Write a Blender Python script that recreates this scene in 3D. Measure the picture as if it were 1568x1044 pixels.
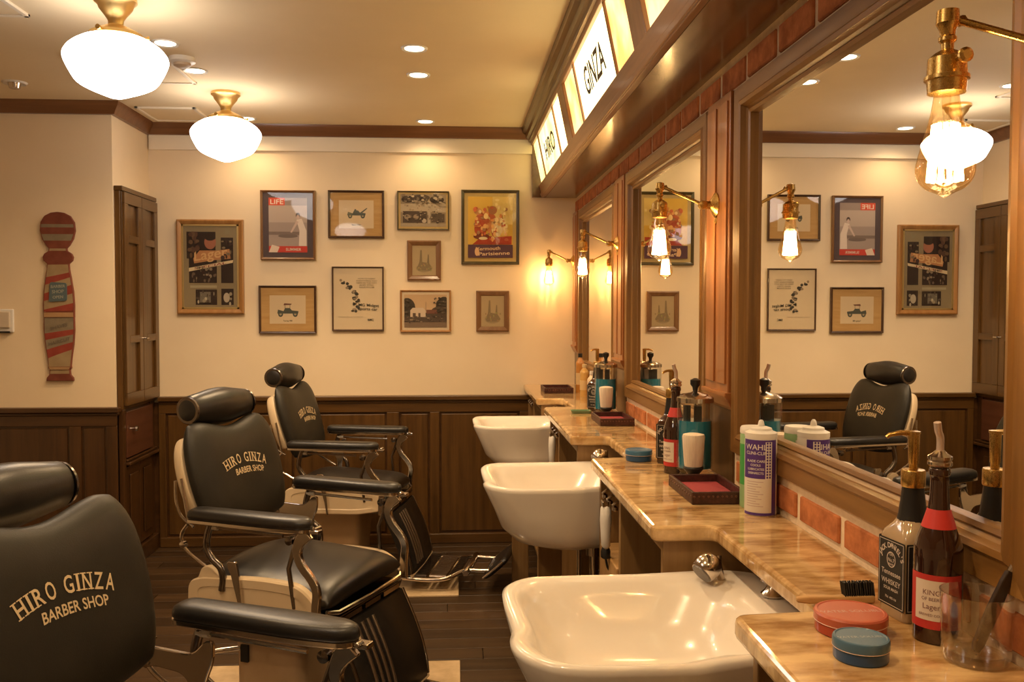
import bpy, math, random
from mathutils import Vector, Matrix
PI = math.pi
random.seed(7)
S = bpy.context.scene
for o in list(bpy.data.objects): bpy.data.objects.remove(o)
COL = S.collection

# ------------------------------------------------------------------ camera
cd = bpy.data.cameras.new('camera'); cam = bpy.data.objects.new('camera', cd); COL.objects.link(cam)
cd.sensor_width = 36; cd.lens = 1375.28 / 1568 * 36; cd.clip_start = .02
YAW, PITCH, ROLL = .0651, .0372, .0012
fw = Vector((math.sin(YAW) * math.cos(PITCH), math.cos(YAW) * math.cos(PITCH), -math.sin(PITCH)))
rt = Vector((math.cos(YAW), -math.sin(YAW), 0)); up = rt.cross(fw)
rt, up = rt * math.cos(ROLL) + up * math.sin(ROLL), up * math.cos(ROLL) - rt * math.sin(ROLL)
M = Matrix((rt, up, -fw)).transposed().to_4x4(); M.translation = Vector((0, 0, 1.4288))
cam.matrix_world = M
S.camera = cam
# ------------------------------------------------------------------ world, exposure
w = bpy.data.worlds.new('world'); S.world = w; w.use_nodes = True
w.node_tree.nodes['Background'].inputs[0].default_value = (1, .8, .6, 1)
w.node_tree.nodes['Background'].inputs[1].default_value = .02
S.view_settings.view_transform = 'Standard'; S.view_settings.look = 'None'
S.view_settings.gamma = 1; S.view_settings.use_curve_mapping = False
S.view_settings.exposure = 0.43
WARM = (1, .69, .38); DOWN_W = 6.0; GLOBE_E = 5.5; BULB_W = 2.2; SIGN_E = 1.9

# ------------------------------------------------------------------ materials
MC = {}
def new_mat(name):
    m = bpy.data.materials.new(name); m.use_nodes = True
    return m, m.node_tree, m.node_tree.nodes['Principled BSDF']
def flat(name, col, rough=.5, metal=0, spec=.5, coat=0, **k):
    if name in MC: return MC[name]
    m, t, b = new_mat(name)
    b.inputs['Base Color'].default_value = (*col, 1); b.inputs['Roughness'].default_value = rough
    b.inputs['Metallic'].default_value = metal; b.inputs['Specular IOR Level'].default_value = spec
    b.inputs['Coat Weight'].default_value = coat
    for a, v in k.items(): b.inputs[a.replace('_', ' ')].default_value = v
    n = t.nodes.new('ShaderNodeTexNoise'); n.inputs['Scale'].default_value = 35
    r = t.nodes.new('ShaderNodeMapRange'); r.inputs[3].default_value = max(.02, rough - .05); r.inputs[4].default_value = rough + .05
    t.links.new(n.outputs[0], r.inputs[0]); t.links.new(r.outputs[0], b.inputs['Roughness'])
    MC[name] = m; return m
def emis(name, col, s):
    if name in MC: return MC[name]
    m, t, b = new_mat(name)
    b.inputs['Base Color'].default_value = (*col, 1); b.inputs['Emission Color'].default_value = (*col, 1)
    b.inputs['Emission Strength'].default_value = s
    MC[name] = m; return m
def noisy(name, c1, c2, scale=(4, 4, 4), rough=.5, bump=.0, detail=4, lo=.35, hi=.65, coat=0, spec=.5, bscale=None, metal=0):
    if name in MC: return MC[name]
    m, t, b = new_mat(name); N = t.nodes.new; L = t.links.new
    tc = N('ShaderNodeTexCoord'); mp = N('ShaderNodeMapping'); mp.inputs['Scale'].default_value = scale
    L(tc.outputs['Object'], mp.inputs[0])
    oi = N('ShaderNodeObjectInfo'); mul = N('ShaderNodeVectorMath'); mul.operation = 'ADD'
    ml = N('ShaderNodeMath'); ml.operation = 'MULTIPLY'; ml.inputs[1].default_value = 37
    L(oi.outputs['Random'], ml.inputs[0]); L(mp.outputs[0], mul.inputs[0]); L(ml.outputs[0], mul.inputs[1])
    n = N('ShaderNodeTexNoise'); n.inputs['Scale'].default_value = 1; n.inputs['Detail'].default_value = detail
    n.inputs['Roughness'].default_value = .6
    L(mul.outputs[0], n.inputs['Vector'])
    cr = N('ShaderNodeValToRGB'); cr.color_ramp.elements[0].position = lo; cr.color_ramp.elements[1].position = hi
    cr.color_ramp.elements[0].color = (*c1, 1); cr.color_ramp.elements[1].color = (*c2, 1)
    L(n.outputs[0], cr.inputs[0]); L(cr.outputs[0], b.inputs['Base Color'])
    b.inputs['Roughness'].default_value = rough; b.inputs['Coat Weight'].default_value = coat; b.inputs['Coat Roughness'].default_value = .12
    b.inputs['Specular IOR Level'].default_value = spec; b.inputs['Metallic'].default_value = metal
    if bump:
        bn = N('ShaderNodeBump'); bn.inputs['Strength'].default_value = bump; bn.inputs['Distance'].default_value = .003
        if bscale:
            n2 = N('ShaderNodeTexNoise'); n2.inputs['Scale'].default_value = bscale; n2.inputs['Detail'].default_value = 3
            L(tc.outputs['Object'], n2.inputs['Vector']); L(n2.outputs[0], bn.inputs['Height'])
        else: L(n.outputs[0], bn.inputs['Height'])
        L(bn.outputs[0], b.inputs['Normal'])
    MC[name] = m; return m
def wood(name, c1, c2, ax, rough=.32, coat=.25):
    sc = [28, 28, 28]; sc[ax] = 1.6
    return noisy(name, c1, c2, tuple(sc), rough, .12, 5, .3, .72, coat)
WD, WL = (.066, .029, .0065), (.140, .066, .016)           # brown joinery
WX = wood('brown wood grain x', WD, WL, 0); WY = wood('brown wood grain y', WD, WL, 1); WZ = wood('brown wood grain z', WD, WL, 2)
RD, RL = (.25, .090, .027), (.42, .17, .055)             # redder pilaster wood, brightened to imitate the orange glow of the bulbs
RY = wood('glow-brightened reddish wood y', RD, RL, 1); RZ = wood('glow-brightened reddish wood z', RD, RL, 2)
FY = wood('mirror frame wood y', (.15, .068, .016), (.29, .145, .040), 1, .36, .08); FZ = wood('mirror frame wood z', (.15, .068, .016), (.29, .145, .040), 2, .36, .08)
KZ = wood('dark wood grain z', (.042, .017, .005), (.088, .037, .011), 2)
KX = wood('dark wood grain x', (.042, .017, .005), (.088, .037, .011), 0)
OZ = wood('oak carcass grain z', (.20, .105, .035), (.34, .20, .075), 2, .45, .1)
OX = wood('oak carcass grain x', (.20, .105, .035), (.34, .20, .075), 0, .45, .1)
LIGHTW = wood('honey wood', (.42, .23, .08), (.60, .36, .15), 0, .5, 0)
DARKIN = flat('dark cabinet lining', (.03, .013, .007), .6)
PAINT = noisy('cream wall paint', (.82, .665, .455), (.86, .705, .495), (2, 2, 2), .75, .05, bscale=220)
CEIL = noisy('ceiling paint', (.82, .67, .43), (.86, .71, .47), (1.5, 1.5, 1.5), .8, .03, bscale=200)
BAND = noisy('cornice paint', (.84, .74, .58), (.87, .77, .61), (2, 2, 2), .6)
BRICK = noisy('brick face', (.36, .12, .045), (.60, .22, .085), (22, 22, 22), .85, .4, 5, spec=.2)
GROUT = noisy('mortar', (.78, .62, .43), (.86, .70, .50), (60, 60, 60), .9, .4, spec=.2)
MARB = noisy('tan marble', (.33, .17, .055), (.74, .51, .25), (8, 22, 8), .07, 0, 9, .36, .62, .4)
PLATE = noisy('travertine plate', (.56, .40, .22), (.72, .54, .33), (14, 14, 14), .45, .05, 6)
LEATH = noisy('black leather', (.010, .009, .0085), (.020, .017, .015), (8, 8, 8), .34, .12, bscale=420, spec=.6)
LEATHB = noisy('black leather back', (.015, .0125, .008), (.022, .018, .012), (8, 8, 8), .45, .14, bscale=420, spec=.4)
CREAM = noisy('cream enamel', (.74, .58, .38), (.78, .62, .42), (5, 5, 5), .3, 0, coat=.3)
CHROME = flat('chrome', (.62, .56, .5), .16, 1)
DCHROME = flat('dark chrome', (.20, .17, .15), .25, 1)
BRASS = flat('aged brass', (.62, .40, .13), .28, 1)
BRASSL = flat('pale brass canopy', (.78, .55, .22), .35, 1)
CERAM = flat('white glazed ceramic', (.84, .77, .68), .22, 0, .5, .35)
LETTER = flat('gold print lettering', (.72, .56, .34), .6)
BLACKP = flat('black plastic', (.012, .011, .011), .4)
WHITEP = flat('white plastic', (.80, .76, .70), .4)
MIRROR = flat('mirror silvering', (.93, .93, .92), .01, 1)
def mirror_fix():
    t = MIRROR.node_tree
    for l in list(t.links):
        if l.to_socket.name == 'Roughness': t.links.remove(l)
    t.nodes['Principled BSDF'].inputs['Roughness'].default_value = 0.0
mirror_fix()
def thin_glass(name, tint, refl=.10):
    if name in MC: return MC[name]
    m = bpy.data.materials.new(name); m.use_nodes = True; t = m.node_tree; t.nodes.clear(); N = t.nodes.new; L = t.links.new
    o = N('ShaderNodeOutputMaterial'); mx = N('ShaderNodeMixShader'); tr = N('ShaderNodeBsdfTransparent'); g = N('ShaderNodeBsdfGlossy')
    tr.inputs[0].default_value = (*tint, 1); g.inputs[0].default_value = (1, 1, 1, 1); g.inputs[1].default_value = .03
    lw = N('ShaderNodeLayerWeight'); lw.inputs[0].default_value = refl + .15
    mr = N('ShaderNodeMapRange'); mr.inputs[3].default_value = refl * .35; mr.inputs[4].default_value = min(1, refl * 4.5)
    L(lw.outputs['Facing'], mr.inputs[0]); L(mr.outputs[0], mx.inputs[0]); L(tr.outputs[0], mx.inputs[1]); L(g.outputs[0], mx.inputs[2]); L(mx.outputs[0], o.inputs[0])
    MC[name] = m; return m
GLASS = thin_glass('clear glass', (.95, .95, .93))
AMBERG = thin_glass('amber bulb glass', (1.0, .86, .62), .12)
BROWNG = flat('dark brown bottle glass', (.030, .010, .006), .07, 0, .7, .8)
BLUEL = flat('blue disinfectant', (.0, .20, .31), .05, 0, .6, .8)
WHISK = flat('pale pearly liquid', (.44, .32, .20), .12, 0, .5, .8)

# ------------------------------------------------------------------ mesh builder
class MB:
    def __init__(s): s.v = []; s.f = []; s.m = []; s.cur = 0
    def add(s, vs, fs):
        b = len(s.v); s.v += [tuple(v) for v in vs]; s.f += [tuple(i + b for i in f) for f in fs]; s.m += [s.cur] * len(fs); return s
    def box(s, a, b):
        x0, y0, z0 = [min(p, q) for p, q in zip(a, b)]; x1, y1, z1 = [max(p, q) for p, q in zip(a, b)]
        return s.add([(x0, y0, z0), (x1, y0, z0), (x1, y1, z0), (x0, y1, z0), (x0, y0, z1), (x1, y0, z1), (x1, y1, z1), (x0, y1, z1)],
                     [(3, 2, 1, 0), (4, 5, 6, 7), (0, 1, 5, 4), (1, 2, 6, 5), (2, 3, 7, 6), (3, 0, 4, 7)])
    def loft(s, rings, closed=True, cap0=True, cap1=True):
        n = len(rings[0]); vs = [p for r in rings for p in r]; fs = []
        for k in range(len(rings) - 1):
            for i in range(n if closed else n - 1):
                j = (i + 1) % n; fs.append((k * n + i, k * n + j, (k + 1) * n + j, (k + 1) * n + i))
        if cap0: fs.append(tuple(range(n - 1, -1, -1)))
        if cap1: fs.append(tuple((len(rings) - 1) * n + i for i in range(n)))
        return s.add(vs, fs)
    def lathe(s, prof, c=(0, 0, 0), n=28, axis='z', cap=True):
        rings = []
        for r, z in prof:
            ring = []
            for i in range(n):
                a = 2 * PI * i / n; x, y = r * math.cos(a), r * math.sin(a)
                ring.append({'z': (c[0] + x, c[1] + y, c[2] + z), 'y': (c[0] + y, c[1] + z, c[2] + x), 'x': (c[0] + z, c[1] + x, c[2] + y)}[axis])
            rings.append(ring)
        return s.loft(rings, True, cap, cap)
    def tube(s, pts, r, n=10, cap=True):
        pts = [Vector(p) for p in pts]; rs = r if isinstance(r, (list, tuple)) else [r] * len(pts); rings = []
        ref = None
        for i, p in enumerate(pts):
            d = (pts[min(i + 1, len(pts) - 1)] - pts[max(i - 1, 0)]).normalized()
            if ref is None: ref = Vector((0, 0, 1)) if abs(d.z) < .9 else Vector((0, 1, 0))
            u = d.cross(ref); u.normalize(); w_ = u.cross(d).normalized(); ref = w_
            rings.append([p + (u * math.cos(2 * PI * k / n) + w_ * math.sin(2 * PI * k / n)) * rs[i] for k in range(n)])
        return s.loft(rings, True, cap, cap)
    def prism(s, poly, t0, t1, axis='y'):
        def P(a, b, t): return {'y': (a, t, b), 'z': (a, b, t), 'x': (t, a, b)}[axis]
        n = len(poly); vs = [P(a, b, t0) for a, b in poly] + [P(a, b, t1) for a, b in poly]
        fs = [tuple(range(n)), tuple(range(2 * n - 1, n - 1, -1))] + [(i, i + n, (i + 1) % n + n, (i + 1) % n) for i in range(n)]
        return s.add(vs, fs)
    def build(s, name, mat, parent=None, smooth=None, bev=0, world=False, seg=2):
        vs = s.v
        if world and parent is not None:
            L0 = parent.matrix_basis.translation.copy(); q = parent
            while q.parent: q = q.parent; L0 += q.matrix_basis.translation
            vs = [(x - L0.x, y - L0.y, z - L0.z) for x, y, z in vs]
        me = bpy.data.meshes.new(name); me.from_pydata(vs, [], s.f)
        mats = mat if isinstance(mat, (list, tuple)) else [mat]
        for m in mats: me.materials.append(m)
        if len(mats) > 1: me.polygons.foreach_set('material_index', s.m)
        import bmesh
        bm = bmesh.new(); bm.from_mesh(me); bmesh.ops.recalc_face_normals(bm, faces=bm.faces); bm.to_mesh(me); bm.free()
        o = bpy.data.objects.new(name, me); COL.objects.link(o)
        if parent is not None: o.parent = parent
        if bev:
            b = o.modifiers.new('bevel', 'BEVEL'); b.width = bev; b.segments = seg; b.limit_method = 'ANGLE'; b.angle_limit = math.radians(40)
            b.harden_normals = False
        if smooth or (smooth is None and bev == 0 and False):
            me.polygons.foreach_set('use_smooth', [True] * len(me.polygons))
            me.set_sharp_from_angle(angle=math.radians(smooth if smooth is not True else 40))
        return o
def tag(o, label=None, cat=None, group=None, kind=None):
    if label: o['label'] = label
    if cat: o['category'] = cat
    if group: o['group'] = group
    if kind: o['kind'] = kind
    return o
def thing(name, loc, label, cat, group=None, rz=0):
    o = bpy.data.objects.new(name, None); o.empty_display_size = .05; COL.objects.link(o)
    o.location = loc; o.rotation_euler = (0, 0, rz); tag(o, label, cat, group); return o
def struct(name, mb, mat, label=None, parent=None, **k):
    o = mb.build(name, mat, parent, **k)
    if parent is None: tag(o, label, None, None, 'structure')
    return o
def copy_tree(o, parent=None):
    c = o.copy(); COL.objects.link(c)
    if parent is not None: c.parent = parent
    for ch in o.children: copy_tree(ch, c)
    return c
def catmull(pts, n=6):
    P_ = [Vector(p) for p in pts]; P_ = [P_[0] * 2 - P_[1]] + P_ + [P_[-1] * 2 - P_[-2]]; out = []
    for i in range(1, len(P_) - 2):
        a, b, c, d = P_[i - 1:i + 3]
        for k in range(n):
            t = k / n
            out.append(.5 * ((2 * b) + (c - a) * t + (2 * a - 5 * b + 4 * c - d) * t * t + (3 * b - a - 3 * c + d) * t ** 3))
    out.append(P_[-2]); return out
def rpoly(pts, r, n=4):
    out = []; N_ = len(pts)
    for i, p in enumerate(pts):
        p = Vector(p); a = Vector(pts[i - 1]); b = Vector(pts[(i + 1) % N_])
        da = (a - p); db = (b - p); rr = r[i] if isinstance(r, (list, tuple)) else r
        rr = min(rr, da.length * .49, db.length * .49)
        if rr < 1e-4: out.append(tuple(p)); continue
        p0 = p + da.normalized() * rr; p1 = p + db.normalized() * rr
        for k in range(n + 1):
            t = k / n; q = p0 * (1 - t) ** 2 + p * 2 * t * (1 - t) + p1 * t * t; out.append(tuple(q))
    return out
# text -> mesh data (cached) as list of verts/faces in the plane, centred on x
def text_mesh(txt, size=1, bold=.0, extr=0, align='CENTER', res=3):
    cu = bpy.data.curves.new('t', 'FONT'); cu.body = txt; cu.size = size; cu.offset = bold; cu.extrude = extr; cu.align_x = align
    cu.resolution_u = res
    ob = bpy.data.objects.new('t', cu); COL.objects.link(ob)
    dg = bpy.context.evaluated_depsgraph_get(); dg.update()
    me = bpy.data.meshes.new_from_object(ob.evaluated_get(dg))
    vs = [tuple(v.co) for v in me.vertices]; fs = [tuple(p.vertices) for p in me.polygons]
    bpy.data.objects.remove(ob); bpy.data.curves.remove(cu); bpy.data.meshes.remove(me)
    return vs, fs
def put_text(mb, txt, size, fn, bold=0, extr=.0004, sx=1, align='CENTER'):
    vs, fs = text_mesh(txt, size, bold, extr, align)
    return mb.add([fn(x * sx, y, z) for x, y, z in vs], fs)

# ================================================================== SETTING
W = .744; GLX = .758; D = 5.445; H = 2.5; XL = -3.3; YB = -1.6
ZC = .961
b = MB(); b.box((XL, YB, -.06), (1.0, D + .1, -.012)); floor = struct('floor', b, flat('floor underlay', (.03, .016, .008), .7), 'dark wooden plank floor of the barber shop')
FP = [wood('floor plank %d' % i, tuple(c * k for c in (.036, .019, .008)), tuple(c * k for c in (.082, .046, .020)), 0, .36, .1) for i, k in enumerate((.8, 1.0, 1.25))]
pw, pl = .115, 1.15; nrow = 0; meshes = {}
y = 2.0; row = 0
while y < D - .001:
    x = -3.2 + (row * .43) % pl - .4; wy = min(pw, D - y)
    while x < .74:
        L0 = min(pl, .745 - x)
        b = MB(); key = (round(L0, 3), round(wy, 3))
        mi = random.randrange(3)
        if (key, mi) not in meshes:
            b.box((.0015, .0015, -.014), (L0 - .0015, wy - .0015, 0)); o = b.build('plank', FP[mi], floor, bev=.0012, seg=1); meshes[(key, mi)] = o
            o.location = (x, y, 0)
        else:
            o = meshes[(key, mi)].copy(); COL.objects.link(o); o.location = (x, y, 0)
        o.location.z = random.uniform(-.0008, 0)
        x += pl
    y += pw; row += 1
b = MB(); b.box((XL, YB, -.014), (.745, 2.0, -.001)); b.build('plank', FP[1], floor)

b = MB(); b.box((XL, YB, H), (1.0, D + .1, H + .08)); struct('ceiling', b, CEIL, 'cream painted ceiling with recessed lights')
b = MB(); b.box((-1.9, D, 0), (1.0, D + .1, H)); wb_ = struct('wall_back', b, PAINT, 'cream back wall hung with framed pictures')
b = MB(); b.box((-1.78, D - .022, 2.352), (.60, D, H)); b.build('upper_band', BAND, wb_, bev=.003)
b = MB(); b.box((XL, 4.88, 0), (-1.79, 4.98, H)); b.box((-1.89, 4.98, 0), (-1.79, D, H)); struct('wall_left', b, PAINT, 'cream wall with barber pole, turning the corner beside the tall cabinet')
b = MB(); b.box((XL - .1, YB, 0), (XL, 4.98, H)); struct('wall_far_left', b, PAINT, 'cream side wall out of view')
b = MB(); b.box((XL, YB - .1, 0), (1.0, YB, H)); struct('wall_front', b, PAINT, 'cream wall behind the camera')
# crown mouldings
def crown(name, pts, label):
    b = MB()
    prof = [(.0, 2.436), (.022, 2.436), (.030, 2.452), (.052, 2.482), (.056, 2.5), (0, 2.5)]
    rings = []
    for (x, y_, nx, ny) in pts: rings.append([(x + nx * d, y_ + ny * d, z) for d, z in prof])
    b.loft(rings); return struct(name, b, wood('crown wood', (.14, .055, .018), (.24, .10, .035), 0, .35, .2), label, smooth=30)
crown('trim_1', [(XL, 4.88, 0, -1), (-1.79, 4.88, 1, -1), (-1.79, D - .02, 1, -1), (.47, D - .02, 0, -1)], 'brown wooden crown moulding around left corner and back wall')
# wainscot ---------------------------------------------------------
def wains_back():
    b = MB(); b.box((-1.80, D - .022, .0), (.73, D, .865)); t = struct('baseboard_back', b, KX, 'dark wood panelled wainscot along the back wall')
    b = MB(); b.box((-1.74, D - .055, .872), (.47, D, .90)); b.box((-1.74, D - .04, .855), (.47, D, .872)); b.build('cap_rail', WX, t, bev=.005)
    b = MB(); b.box((-1.74, D - .034, .80), (.47, D - .02, .856)); b.build('top_rail', WX, t, bev=.003)
    b = MB(); b.box((-1.74, D - .038, 0), (.47, D - .02, .062)); b.build('base_rail', WX, t, bev=.006)
    xs = [-1.74, -1.70, -1.04, -.965, -.40, -.327, -.142, -.085, .40, .47]
    for i in range(0, len(xs), 2):
        b = MB(); b.box((xs[i], D - .034, .06), (xs[i + 1], D - .02, .80)); b.build('stile', WZ, t, bev=.003)
    for i in range(1, len(xs) - 1, 2):
        x0, x1 = xs[i], xs[i + 1]
        b = MB(); b.box((x0 + .012, D - .028, .075), (x1 - .012, D - .02, .788)); b.build('panel', WZ, t, bev=.005)
    return t
wains_back()
def wains_left():
    Y = 4.88; b = MB(); b.box((XL, Y - .02, 0), (-1.79, Y, .865)); t = struct('baseboard_left', b, KX, 'dark wood panelled wainscot below the barber pole')
    b = MB(); b.box((XL, Y - .05, .872), (-1.76, Y, .90)); b.box((XL, Y - .035, .855), (-1.77, Y, .872)); b.build('cap_rail', KX, t, bev=.005)
    b = MB(); b.box((XL, Y - .032, .80), (-1.775, Y - .018, .856)); b.build('top_rail', KX, t, bev=.003)
    b = MB(); b.box((XL, Y - .036, 0), (-1.775, Y - .018, .09)); b.build('base_rail', KX, t, bev=.006)
    for x0, x1 in ((-2.62, -2.55), (-2.02, -1.96), (-1.83, -1.775)):
        b = MB(); b.box((x0, Y - .032, .09), (x1, Y - .018, .80)); b.build('stile', KZ, t, bev=.003)
    for x0, x1 in ((-3.2, -2.62), (-2.55, -2.02), (-1.96, -1.83)):
        b = MB(); b.box((x0 + .012, Y - .026, .10), (x1 - .012, Y - .018, .79)); b.build('panel', KZ, t, bev=.005)
wains_left()
# ------------------------------------------------------------------ mirror wall
b = MB(); b.box((.775, YB, 0), (1.0, D, H)); wr = struct('wall_right', b, GROUT, 'mortared brick wall carrying the mirrors')
b = MB(); b.box((W + .0005, YB, .90), (.775, D, 1.058)); b.box((W + .0005, YB, 1.985), (.775, D, 2.15)); b.build('mortar_bed', GROUT, wr)
bm0 = None
def brick(y0, z0, z1, L=.193):
    global bm0
    if bm0 is None:
        b = MB(); b.box((W - .0045, 0, 0), (W + .02, L, z1 - z0)); bm0 = b.build('brick', BRICK, wr, bev=.003, seg=1); o = bm0
    else:
        o = bm0.copy(); COL.objects.link(o)
    o.location = (random.uniform(-.0015, .001), y0, z0); o.scale = (1, 1, (z1 - z0) / .075)
y0 = .36
while y0 < D - .1:
    brick(y0, .974, .974 + .063); y0 += .2185
y0 = .30
while y0 < D - .1:
    brick(y0, 2.008, 2.008 + .075); y0 += .2185
# pilasters and framed mirrors
PILC = [.945, 2.435, 3.92, 5.36]
for i, yc in enumerate(PILC):
    hw = .105 if i < 3 else .08
    t = thing('pilaster', (W, yc, ZC), ['reddish wooden pilaster at the right picture edge', 'reddish wooden pilaster between the largest mirror and the middle mirror', 'reddish wooden pilaster between the middle mirror and the far mirror', 'narrow wooden pilaster in the far corner beside the back wall'][i], 'pilaster')
    b = MB(); b.box((.724, yc - hw, 1.19), (.765, yc + hw, 1.998)); b.build('shaft', RZ, t, bev=.003, world=True)
    for dy0, dy1 in ((-.09, -.012), (-.004, .004), (.012, .09)) if i < 3 else ((-.06, -.005), (.005, .06)):
        if abs(dy1 - dy0) < .01: continue
        b = MB(); b.box((.719, yc + dy0, 1.225), (.726, yc + dy1, 1.975)); b.build('raised_panel', RZ, t, bev=.002, world=True)
    b = MB(); b.box((.739, yc - hw - .004, .962), (.765, yc + hw + .004, 1.19)); b.build('plinth_panel', WZ, t, bev=.002, world=True)
    b = MB()
    pr = [(.739, 1.155), (.730, 1.165), (.718, 1.188), (.714, 1.194), (.714, 1.204), (.739, 1.204)]
    b.prism(pr, yc - hw - .008, yc + hw + .008, 'y'); b.build('corbel_shelf', RY, t, bev=.002, world=True)
MIR = [(1.168, 2.237), (2.655, 3.72), (4.14, 5.17)]
ML = ['large wood-framed wall mirror nearest the camera, above the whiskey bottle', 'wood-framed wall mirror in the middle, between the two visible wall bulbs', 'wood-framed wall mirror farthest away, beside the back wall']
def mirror_frame(i, y0, y1):
    z0, z1 = 1.125, 1.921
    t = thing('wall_mirror', (GLX, (y0 + y1) / 2, 1.045), ML[i], 'mirror')
    b = MB(); b.box((GLX, y0 - .01, z0 - .01), (GLX + .006, y1 + .01, z1 + .01)); b.build('mirror_glass', MIRROR, t, world=True)
    ws = .082; wt = .076
    # profile: (distance outward from the glass edge 0..1, x)
    prof = [(0, GLX), (0, .747), (.10, .744), (.16, .748), (.24, .742), (.30, .729), (.42, .726), (.50, .731), (.58, .731), (.95, .729), (1, .735), (1, GLX)]
    def corner(u, v, d): return (y0 - d * ws if u == 0 else y1 + d * ws, z0 - d * wt if v == 0 else z1 + d * wt)
    cs = [(0, 0), (1, 0), (1, 1), (0, 1)]
    nm = ['bottom_rail', 'side_rail', 'top_rail', 'side_rail']
    for k in range(4):
        a, c = cs[k], cs[(k + 1) % 4]; b = MB(); rings = []
        for q in (a, c):
            r = []
            for d, x in prof:
                yy, zz = corner(q[0], q[1], d); r.append((x, yy, zz))
            rings.append(r)
        b.loft(rings); b.build(nm[k], FY if k % 2 == 0 else FZ, t, world=True, smooth=25)
for i, (a, c) in enumerate(MIR): mirror_frame(i, a, c)
# mirror of the station beside the camera (outside the frame, same row)
# ------------------------------------------------------------------ soffit with lightbox
XB, ZB = .540, 2.093; XT, ZT = .468, 2.436
def face(z, off=0):  # point on sloping face
    t = (z - ZB) / (ZT - ZB); x = XB + (XT - XB) * t
    n = Vector((-(ZT - ZB), 0, (XT - XB))).normalized()
    return (x + n.x * off, z + n.z * off)
SO = wood('soffit wood', (.085, .036, .010), (.17, .078, .024), 1, .24, .4)
FR = wood('lightbox frame wood', (.25, .115, .045), (.38, .19, .08), 1, .4, .2)
FRZ = wood('lightbox mullion wood', (.25, .115, .045), (.38, .19, .08), 2, .4, .2)
so = thing('soffit_box', (.64, 2.0, 2.09), 'long brown wooden soffit above the mirrors with backlit sign panels', 'soffit')
b = MB(); b.prism([(XB + .015, ZB), (.744, ZB), (.744, ZB + .012), (XB + .015, ZB + .012)], YB, 5.42, 'y'); b.build('underside_board', SO, so, world=True)
b = MB(); b.box((.60, YB, 2.105), (.612, 5.42, 2.47)); b.build('back_board', DARKIN, so, world=True)
def slab(y0, y1, za, zb, th, off, name, mat, bev=.003):
    b = MB(); p = [face(za, off), face(zb, off), face(zb, off - th), face(za, off - th)]
    b.prism(p, y0, y1, 'y'); return b.build(name, mat, so, bev=bev, world=True)
slab(YB, 5.42, ZB, 2.168, .03, .008, 'lower_rail', FR)
slab(YB, 5.42, ZB + .004, 2.118, .012, .013, 'bead', FR, .004)
slab(YB, 5.42, 2.402, 2.45, .03, .008, 'upper_rail', FR)
b = MB(); b.box((.475, 5.42, ZB), (.744, 5.444, 2.47)); b.build('end_board', SO, so, world=True)
b = MB()
cp = [(.47, 2.42), (.452, 2.422), (.450, 2.436), (.436, 2.440), (.430, 2.462), (.412, 2.470), (.408, 2.5), (.48, 2.5)]
b.prism(cp, YB, 5.43, 'y'); b.build('crown_moulding', WY, so, world=True, smooth=25)
AMB = emis('amber backlit glass', (1.0, .52, .14), SIGN_E * .62); WHI = emis('white backlit glass', (1.0, .80, .40), SIGN_E * 1.5); YEL = emis('yellow backlit glass', (1.0, .78, .24), SIGN_E * .75)
def noise_emis(m, c2):
    t = m.node_tree; b = t.nodes['Principled BSDF']; n = t.nodes.new('ShaderNodeTexNoise'); n.inputs['Scale'].default_value = 7; n.inputs['Detail'].default_value = 3
    cr = t.nodes.new('ShaderNodeValToRGB'); cr.color_ramp.elements[0].position = .38; cr.color_ramp.elements[1].position = .62
    cr.color_ramp.elements[0].color = b.inputs['Emission Color'].default_value[:]; cr.color_ramp.elements[1].color = (*c2, 1)
    tc = t.nodes.new('ShaderNodeTexCoord'); t.links.new(tc.outputs['Object'], n.inputs[0])
    t.links.new(n.outputs[0], cr.inputs[0]); t.links.new(cr.outputs[0], b.inputs['Emission Color'])
noise_emis(AMB, (1.0, .82, .42)); noise_emis(YEL, (1.0, .90, .50))
SIGNTXT = {1: 'GINZA', 2: 'HIRO'}
for u in range(-1, 3):
    ym = 1.0 + 1.5 * u                      # mullion centre before unit
    slab(ym - .082, ym + .082, 2.165, 2.405, .03, .006, 'mullion', FRZ)
    a, c = ym + .082, ym + 1.5 - .082
    if u == 2: c = 5.42
    e1, e2 = a + .30, c - .30
    slab(a, e1 - .008, 2.166, 2.404, .004, -.008, 'glass_panel', AMB if u != 2 else WHI, 0)['label'] = 'amber backlit glass panel'
    slab(e1 + .008, e2 - .008, 2.166, 2.404, .004, -.008, 'glass_panel', WHI if u != 2 else YEL, 0)['label'] = 'white backlit glass panel with dark lettering'
    slab(e2 + .008, c, 2.166, 2.404, .004, -.008, 'glass_panel', AMB if u != 2 else YEL, 0)['label'] = 'amber backlit glass panel'
    slab(e1 - .008, e1 + .008, 2.166, 2.404, .012, .0, 'glazing_bar', FRZ, .002)
    slab(e2 - .008, e2 + .008, 2.166, 2.404, .012, .0, 'glazing_bar', FRZ, .002)
    if u in SIGNTXT:
        yc = (e1 + e2) / 2; tx = SIGNTXT[u]; b = MB()
        sz = .135 if u == 1 else .125
        def fn(x, y_, z):
            fx, fz = face(2.238 + y_ * 1.05, -.0065 + z); return (fx, yc - x, fz)
        vs, fs = text_mesh(tx, sz, .0015, .0006); wdt = max(v[0] for v in vs) - min(v[0] for v in vs)
        k = (.42 if u == 1 else .42) / wdt
        b.add([fn(x * k, y_, z) for x, y_, z in vs], fs); b.build('lettering', BLACKP, so, world=True)
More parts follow.
